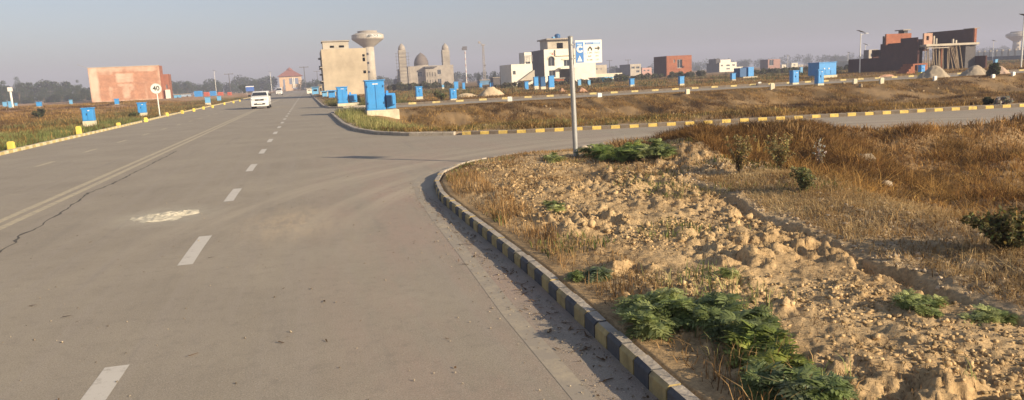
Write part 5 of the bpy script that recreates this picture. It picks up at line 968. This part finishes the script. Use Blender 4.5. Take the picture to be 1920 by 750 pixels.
# thin upright dry stalks by the kerb
X,Y=pick(3000,1.75,2.6,2.6,13.,lambda X,Y:(road_sd(X,Y)<.75)&(fbm(X,Y,.6,93)>.50))
blades('kerb_grass',X,Y,.05+.13*RN.rand(len(X)),.005+.003*RN.rand(len(X)),pal(X,Y,BR,.3,95)*1.15,'thin dry stalks growing along the back of the near kerb',lean=.6)
X,Y=pick(9000,1.9,8.5,6.,15.,lambda X,Y:(Y<ynear(X)-.2)&(fbm(X,Y,.9,97)>.60))
blades('verge_weeds',X,Y,.03+.07*RN.rand(len(X)),.010+.006*RN.rand(len(X)),pal(X,Y,GRN,.5,99),'small green weeds scattered over the near verge',lean=.9)
X,Y=pick(380,2.0,3.0,2.6,5.0,lambda X,Y:fbm(X,Y,.5,107)>.52)
blades('verge_weeds',X,Y,.04+.12*RN.rand(len(X)),.006+.004*RN.rand(len(X)),pal(X,Y,[(.16,.20,.06),(.30,.32,.12),(.42,.36,.17)],.3,109),'thin pale green grass growing among the near weeds',lean=.8)
# rim of the side road
X,Y=pick(60000,5.,34,5,16,lambda X,Y:(ynear(X)-Y<2.2)&(Y<ynear(X)-.15)&(X-xrid(Y)>-1.0),1.5,1.2,101)
blades('rim_grass',X,Y,(.08+.17*fbm(X,Y,1.2,103))*(.5+.8*RN.rand(len(X))),.016+.008*RN.rand(len(X)),pal(X,Y,BR,1.4,105)*1.05,'low brown grass on the rim between the hollow and the side road',lean=1.0)
# strip and bank between the side roads
BK=[(.07,.038,.014),(.15,.082,.028),(.28,.165,.055),(.46,.29,.10),(.17,.12,.04)]
tufts('bank_grass',300000,2.6,62,20,48.9,BK,'dry brown grass and scrub covering the bank beyond the side road',.23,.018,lambda X,Y:(X>1.6)&(fbm(X,Y,2.6,57)<.70),1.3,111,1.7,24,.45,hf=lambda X,Y:np.clip((49-Y)*.14,.12,1))
tufts('bank_grass',26000,2.,16,21.5,32,[(.13,.14,.05),(.24,.21,.08),(.30,.20,.09)],'mixed green and brown weeds behind the far kerb of the side road',.16,.018,None,1.4,113,1.0,20,.3)
tufts('corner_grass',22000,1.6,9,26,47,[(.16,.18,.06),(.26,.26,.09),(.36,.32,.13)],'tall yellowish green grass around the nearest blue switch cabinet',.42,.018,lambda X,Y:(X<4.5+.12*(47-Y))&(Y>28),1.4,115,.7,22,.35)
tufts('plot_grass',190000,2,160,57.8,150,BK,'low brown scrub over the plots beyond the second side road',.22,.030,lambda X,Y:Y>58.2,4.5,117,.9,16,.8,1.4,1.5)
tufts('plot_grass',34000,8,150,60,150,[(.08,.09,.04),(.13,.13,.06),(.17,.16,.07)],'dark olive scrub in drifts over the far plots',.6,.06,lambda X,Y:fbm(X,Y,9,119)>.56,6,121,.7,16,1.0)
tufts('plot_grass',16000,1.8,8,58.5,85,[(.12,.13,.05),(.20,.18,.07)],'green weeds around the second blue switch cabinet',.30,.03,None,2,123,.8,20,.4)
# left field
tufts('field_grass',190000,-70,-10.3,22,130,BK,'brown dry scrub across the field left of the road',.32,.026,lambda X,Y:(X>-.62*Y-6),3.5,131,.9,18,.7,1.3)
tufts('field_grass',100000,-22,-10.0,24,56,[(.11,.14,.045),(.17,.20,.065),(.26,.26,.10)],'green grass strip behind the left kerb',.28,.012,lambda X,Y:X>-11.0-(57-Y)*.16-3*fbm(X,Y,5,133),1.6,135,.7,22,.35)
tufts('field_grass',30000,-18,-10.2,50,160,[(.12,.13,.05),(.20,.18,.075),(.26,.19,.09)],'olive brown weeds along the left kerb farther on',.32,.028,None,2.4,137,.8,18,.5)
# far low wood, reads as one mass under the separate trees
def wood(name,label,px0,px1,Y,hgt,n,col,seed,base=0):
    x0=atY(px0,180,Y)[0];x1=atY(px1,180,Y)[0]; rs=np.random.RandomState(seed); m=int((x1-x0)/(hgt*.36)); cs=[(x0+(x1-x0)*(q+rs.rand())/m,Y+rs.rand()*(14 if hgt>4 else 5),base+hgt*(.25+.45*rs.rand())) for q in range(m)]; V,FA,c=leafcloud(cs,[hgt*(.26+.3*rs.rand()) for _ in cs],int(n*1.5) if hgt>4 else n*4,.45 if hgt>4 else .13,col,seed)
    o=npmesh(name,V,FA,c,MLEAF); return tag(o,label,'wood',kind='stuff')
DG=(.05,.065,.035)
wood('far_wood','low dark wood closing the left field',-60,166,345,9,9000,DG,1)
wood('far_wood','far low wood behind the containers left of the road',318,520,430,9,7000,DG,2)
wood('far_wood','far scrub line behind the mosque and the white houses',560,1230,420,5.5,12000,DG,3)
wood('far_wood','far hazy scrub line beyond the right plots',1230,1990,520,8,14000,DG,4)
wood('far_hedge','dark hedge line at the foot of the left wood',-40,166,270,3.2,5000,DG,5)
wood('far_hedge','dark hedge among the plots before the brick cube',1160,1320,128,1.3,2600,(.10,.10,.055),6)
wood('far_hedge','dark scrub hedge before the mosque',735,850,150,1.6,2600,(.10,.10,.06),7)
wood('far_hedge','low hedge before the grey house and hazy block',1405,1640,118,1.1,3000,(.11,.11,.06),8)
wood('far_hedge','low olive hedge around the arched house',940,1180,112,.9,2600,(.12,.11,.06),9)
# ------------------------------------------------------------------ clods, pebbles, litter
def ico():
    bm=bmesh.new(); bmesh.ops.create_icosphere(bm,subdivisions=2,radius=1); v=np.array([x.co[:] for x in bm.verts]); f=np.array([[a.index for a in q.verts] for q in bm.faces]); bm.free(); return v,f
IV,IF=ico()
bm=bmesh.new(); bmesh.ops.create_icosphere(bm,subdivisions=1,radius=1); JV=np.array([x.co[:] for x in bm.verts]); JF=np.array([[a.index for a in q.verts] for q in bm.faces]); bm.free()
def rocks(name,X,Y,s,col,label,mat,bv=None,sink=.35,flat=.75,Z=None,jag=.30):
    BV,BF=bv; n=len(X);m=len(BV); Z=terrain(X,Y) if Z is None else Z
    sc=s[:,None]*(.6+.7*RN.rand(n,3))*np.array([1,1,flat]); a=RN.rand(n)*6.283; P=BV[None]*np.clip(1+jag*RN.normal(size=(n,m,1)),.35,1.9)
    P=P*sc[:,None,:]; ca,sa=np.cos(a)[:,None],np.sin(a)[:,None]; px=P[:,:,0]*ca-P[:,:,1]*sa; py=P[:,:,0]*sa+P[:,:,1]*ca; pz=P[:,:,2]
    V=np.stack([px+X[:,None],py+Y[:,None],pz+Z[:,None]+(s*flat*(1-sink*1.4))[:,None]],2).reshape(-1,3)
    FA=(BF[None]+np.arange(n)[:,None,None]*m).reshape(-1,3); c=np.repeat(col,m,0)
    o=npmesh(name,V,FA,c,mat); return tag(o,label,'soil' if 'clod' in name else 'gravel',kind='stuff')
MCL=attr_mat('clod_soil',.95,45,.22,.5)
soilc=lambda X,Y:(Y<ynear(X)-.25)&(X<np.where(Y<9,xfur(Y)-.02,7.5-.9*(Y-9)))&(road_sd(X,Y)>.3)
dens=lambda X,Y:(fbm(X,Y,.8,141)+.25*ss(2.2,3.,X)+.12*ss(4,3,Y)-.05*ss(9,12,Y)>.52+.35*RN.rand(len(X)))
X,Y=pick(1100,1.9,8,2.4,14,lambda X,Y:soilc(X,Y)&dens(X,Y))
sz=.014+.034*RN.rand(len(X))**4; cc=np.array([.46,.325,.17])*(.75+.5*RN.rand(len(X),1))
rocks('soil_clods',X,Y,sz,cc,'large broken clods of dry tan soil on the near verge',MCL,(IV,IF),sink=.6)
X,Y=pick(46000,1.9,8,2.4,14,lambda X,Y:soilc(X,Y)&dens(X,Y),pw=1.3,clump=2.2,sc=.28,s=145)
sz=.004+.017*RN.rand(len(X))**2.2; cc=np.array([.47,.335,.175])*(.5+.85*RN.rand(len(X),1))
rocks('soil_clods',X,Y,sz,cc,'small crumbs of dry soil strewn over the near verge',MCL,(JV,JF),sink=.6)
X,Y=pick(2600,3.9,7,2.5,10,lambda X,Y:(X>xfur(Y))&(X<xrid(Y)+.2)); sz=.005+.02*RN.rand(len(X))**3
rocks('soil_clods',X,Y,sz,np.array([.44,.35,.24])*(.7+.6*RN.rand(len(X),1)),'scattered small lumps on the trodden plateau',MCL,(JV,JF))
# bare pale lumps on the bank and in the pit
X=RN.uniform(4,60,500);Y=RN.uniform(24,47,500); k=fbm(X,Y,4.2,57)>.60; X=X[k];Y=Y[k]; sz=.03+.10*RN.rand(len(X))**2
if len(X): rocks('bank_clods',X,Y,sz,np.array([.38,.29,.18])*(.8+.4*RN.rand(len(X),1)),'pale earth lumps showing through the brown bank',MCL,(IV,IF))
for px,py,s_,l in [(1622,305,.20,'pale clay lump lying in the dry grass of the hollow'),(1662,348,.09,'smaller pale clay lump below the large one in the hollow'),(1098,282,.12,'flat pale stone by the foot of the signpost')]:
    x,y,z=gp(px,py); vv=IV*(1+.16*RN.normal(size=(len(IV),1)))*np.array([s_*1.2,s_,s_*.62]); o=npmesh('clay_lump' if 'clay' in l else 'flat_stone',vv,IF,np.tile([.55,.46,.34],(len(IV),1)),MCL); o.location=(x,y,z+s_*.30); tag(o,l,'lump' if 'clay' in l else 'stone')
# litter and grit on the asphalt
X=np.concatenate([RN.uniform(-4,1.6,1000),1.64-np.abs(RN.normal(size=1600))*.20]);Y=np.concatenate([2.5+12*RN.rand(1000)**1.4,2.5+9.5*RN.rand(1600)**1.2]); k=road_sd(X,Y)<-.02; X=X[k];Y=Y[k]; sz=.0022+.006*RN.rand(len(X))**4
rocks('road_grit',X,Y,sz,np.array([.34,.28,.20])*(.35+1.1*RN.rand(len(X),1)),'grit and crumbs lying on the asphalt, thickest along the near kerb',MCL,(JV,JF),Z=np.full(len(X),.004))
X=np.concatenate([RN.uniform(-4,1.6,80),1.64-np.abs(RN.normal(size=260))*.13]);Y=np.concatenate([2.6+10*RN.rand(80)**1.3,3+8*RN.rand(260)]); k=road_sd(X,Y)<-.03; X=X[k];Y=Y[k]; n=len(X); a=RN.rand(n)*6.283; l=.008+.034*RN.rand(n)**2.5; w_=.003+.004*RN.rand(n)
ca,sa=np.cos(a),np.sin(a); P=[]
for s1,s2,zz in ((-1,-1,.006),(1,-1,.014),(1,1,.012),(-1,1,.007)): P.append(np.stack([X+ca*l*s1-sa*w_*s2,Y+sa*l*s1+ca*w_*s2,np.full(n,zz)],1))
o=npmesh('leaf_litter',np.stack(P,1).reshape(-1,3),np.arange(4*n).reshape(-1,4),np.repeat(np.array([.16,.10,.055])*(.5+1.2*RN.rand(n,1)),4,0),MGRS); tag(o,'dead twigs and leaves on the asphalt, mostly in the gutter','litter',kind='stuff')
# ------------------------------------------------------------------ green lobed weeds
def weed(px0,py0,spots,label,leafn=24,size=.105,colA=(.17,.22,.07),colB=(.46,.49,.20),z0=None,hgt=.10):
    x,y,z=gp(px0,py0); t=thing('green_weed',label,'weed',(x,y,z)); V=[];Fq=[];Cc=[];rs=np.random.RandomState(int(px0)); st=MB()
    for (sx0,sy0,k) in spots:
        bx,by,bz=gp(sx0,sy0); bx-=x;by-=y;bz-=z; hs_=hgt*rs.uniform(.3,1.1)*k; st.bar((bx,by,bz-.02),(bx+rs.uniform(-.02,.02),by,bz+hs_),.005,.003,5)
        tone=rs.rand()
        for q in range(leafn):
            a=rs.rand()*6.283; el=rs.uniform(.1,1.1); L0=size*k*rs.uniform(.6,1.15); d=np.array([math.cos(a),math.sin(a),0]); sd2=np.array([-math.sin(a),math.cos(a),0]); roll=rs.uniform(-.5,.5); sd2=sd2*math.cos(roll)+np.array([0,0,math.sin(roll)])
            base=np.array([bx,by,bz+hs_*rs.uniform(.3,1)]); col=(np.array(colA)*(1-tone)+np.array(colB)*tone)*rs.uniform(.65,1.4)
            def sp(f): return base+d*L0*f*math.cos(el*(1-.5*f))+np.array([0,0,1])*L0*(math.sin(el)*f-.75*f*f*.75)
            nl=5
            n0=len(V)
            for i in range(nl+1):                       # midrib strip
                f=i/nl; p=sp(f); w_=L0*.045*(1.2-f); V.append(p-sd2*w_);V.append(p+sd2*w_)
            for i in range(nl): Fq.append((n0+2*i,n0+2*i+1,n0+2*i+3,n0+2*i+2))
            for i in range(1,nl+1):
                f=i/nl; ll=L0*(.40*math.sin(math.pi*min(1,f*.85+.12))+.08)*rs.uniform(.8,1.15); p=sp(f); fwd=(sp(min(1,f+.12))-sp(f-.1)); fwd/=np.linalg.norm(fwd)
                for s_ in (-1,1):
                    o_=sd2*s_; tip=p+o_*ll+fwd*ll*.75+np.array([0,0,-.12*ll]); n1=len(V)
                    V+= [p-fwd*L0*.03, p+fwd*L0*.04, p+o_*ll*.55+fwd*ll*.62, tip, p+o_*ll*.70+fwd*ll*.22, p+o_*ll*.45+fwd*ll*.40]
                    Fq+= [(n1,n1+4,n1+5,n1+1),(n1+1,n1+5,n1+5,n1+2) if 0 else (n1+1,n1+5,n1+3,n1+2),(n1+5,n1+4,n1+3,n1+3) if 0 else (n1+5,n1+4,n1+3,n1+5)]
            p=sp(1.); n1=len(V); ll=L0*.22; V+=[p-sd2*ll*.4,p+sd2*ll*.4,p+sd2*ll*.3+d*ll,p-sd2*ll*.3+d*ll]; Fq.append((n1,n1+1,n1+2,n1+3))
            Cc+= [col]*(len(V)-n0)
    V=np.array(V); Cc=np.array(Cc)
    me=bpy.data.meshes.new('foliage'); me.from_pydata(V.tolist(),[],[tuple(dict.fromkeys(f)) for f in Fq]); a=me.color_attributes.new('Col','FLOAT_COLOR','POINT'); c4=np.ones((len(V),4),dtype=np.float32); c4[:,:3]=np.clip(Cc,.005,.6); a.data.foreach_set('color',c4.ravel()); me.materials.append(MWEED); me.update()
    o=bpy.data.objects.new('foliage',me); COL.objects.link(o); o.parent=t; st.build('stem',MSTEM,t); return t
MWEED=attr_mat('weed_leaves',.5,8.,.2,0,.42); MWEED.node_tree.nodes['Principled BSDF'].inputs['Specular IOR Level'].default_value=.35; MSTEM=M('weed_stem',(.12,.15,.06),.7)
rsp=np.random.RandomState(4)
def spots(n,cx,cy,wx_,wy_,slope=0,k=1.): 
    o=[]
    while len(o)<n:
        a,b_=rsp.uniform(-1,1,2)
        if a*a+b_*b_<1: o.append((cx+a*wx_,cy+b_*wy_+a*wx_*slope,k*rsp.uniform(.7,1.15)))
    return o
weed(1250,612,spots(34,1235,600,68,36,.05),'largest dark green lobed-leaf weed clump beside the near kerb')
weed(1385,612,spots(26,1372,607,62,30,.25),'green weed clump touching the right end of the largest one',colB=(.20,.24,.10))
weed(1430,700,spots(30,1440,688,60,38,.45),'light green feathery weed clump at the bottom edge of the photo, upper part',colA=(.13,.18,.04),colB=(.33,.36,.08))
weed(1495,745,spots(36,1500,742,85,24,.1),'grey green weed clump cut off by the bottom edge of the photo',colB=(.24,.28,.15))
weed(1105,526,spots(11,1104,524,34,10,.1,.6),'small grey green weed close behind the kerb, left of the largest clump',size=.12,colB=(.20,.24,.15))
weed(1360,520,spots(5,1360,518,16,6,.1,.5),'tiny green weed among the clods above the largest clump',size=.10)
weed(1150,300,spots(26,1150,296,58,8,-.03,1.15),'leafy green weed patch at the foot of the signpost, right side',size=.17,hgt=.16,colA=(.12,.19,.045),colB=(.32,.38,.10),leafn=22)
weed(1225,292,spots(14,1228,290,30,7,-.03,1.1),'darker green weeds right of the leafy patch by the signpost',size=.18,hgt=.14)
weed(1040,300,spots(8,1045,300,20,5,0,.9),'small dark weeds left of the foot of the signpost',size=.14,hgt=.08)
weed(1040,392,spots(8,1035,390,28,7,0,.6),'flat green weed on the middle of the soil verge',size=.12,hgt=.04)
weed(1730,575,spots(10,1735,578,45,14,.2,.6),'green weeds growing in the furrow at right',size=.12,hgt=.08)
weed(1820,592,spots(7,1850,600,35,10,.1,.6),'small green weeds at the right end of the furrow',size=.12,hgt=.06)
# ------------------------------------------------------------------ the air
hb_=MB(); hb_.box(-1600,-1600,-2.2,1600,1600,48)
m=bpy.data.materials.new('haze_air'); m.use_nodes=True; N=m.node_tree.nodes; L=m.node_tree.links; N.remove(N['Principled BSDF'])
pv=N.new('ShaderNodeVolumePrincipled'); pv.inputs['Color'].default_value=(.65,.68,.86,1); pv.inputs['Density'].default_value=HAZE_DENS; pv.inputs['Anisotropy'].default_value=0.; L.new(pv.outputs[0],N['Material Output'].inputs['Volume'])
o=hb_.build('haze',m); tag(o,'thin bluish smog hanging over the whole plain','haze',kind='stuff')
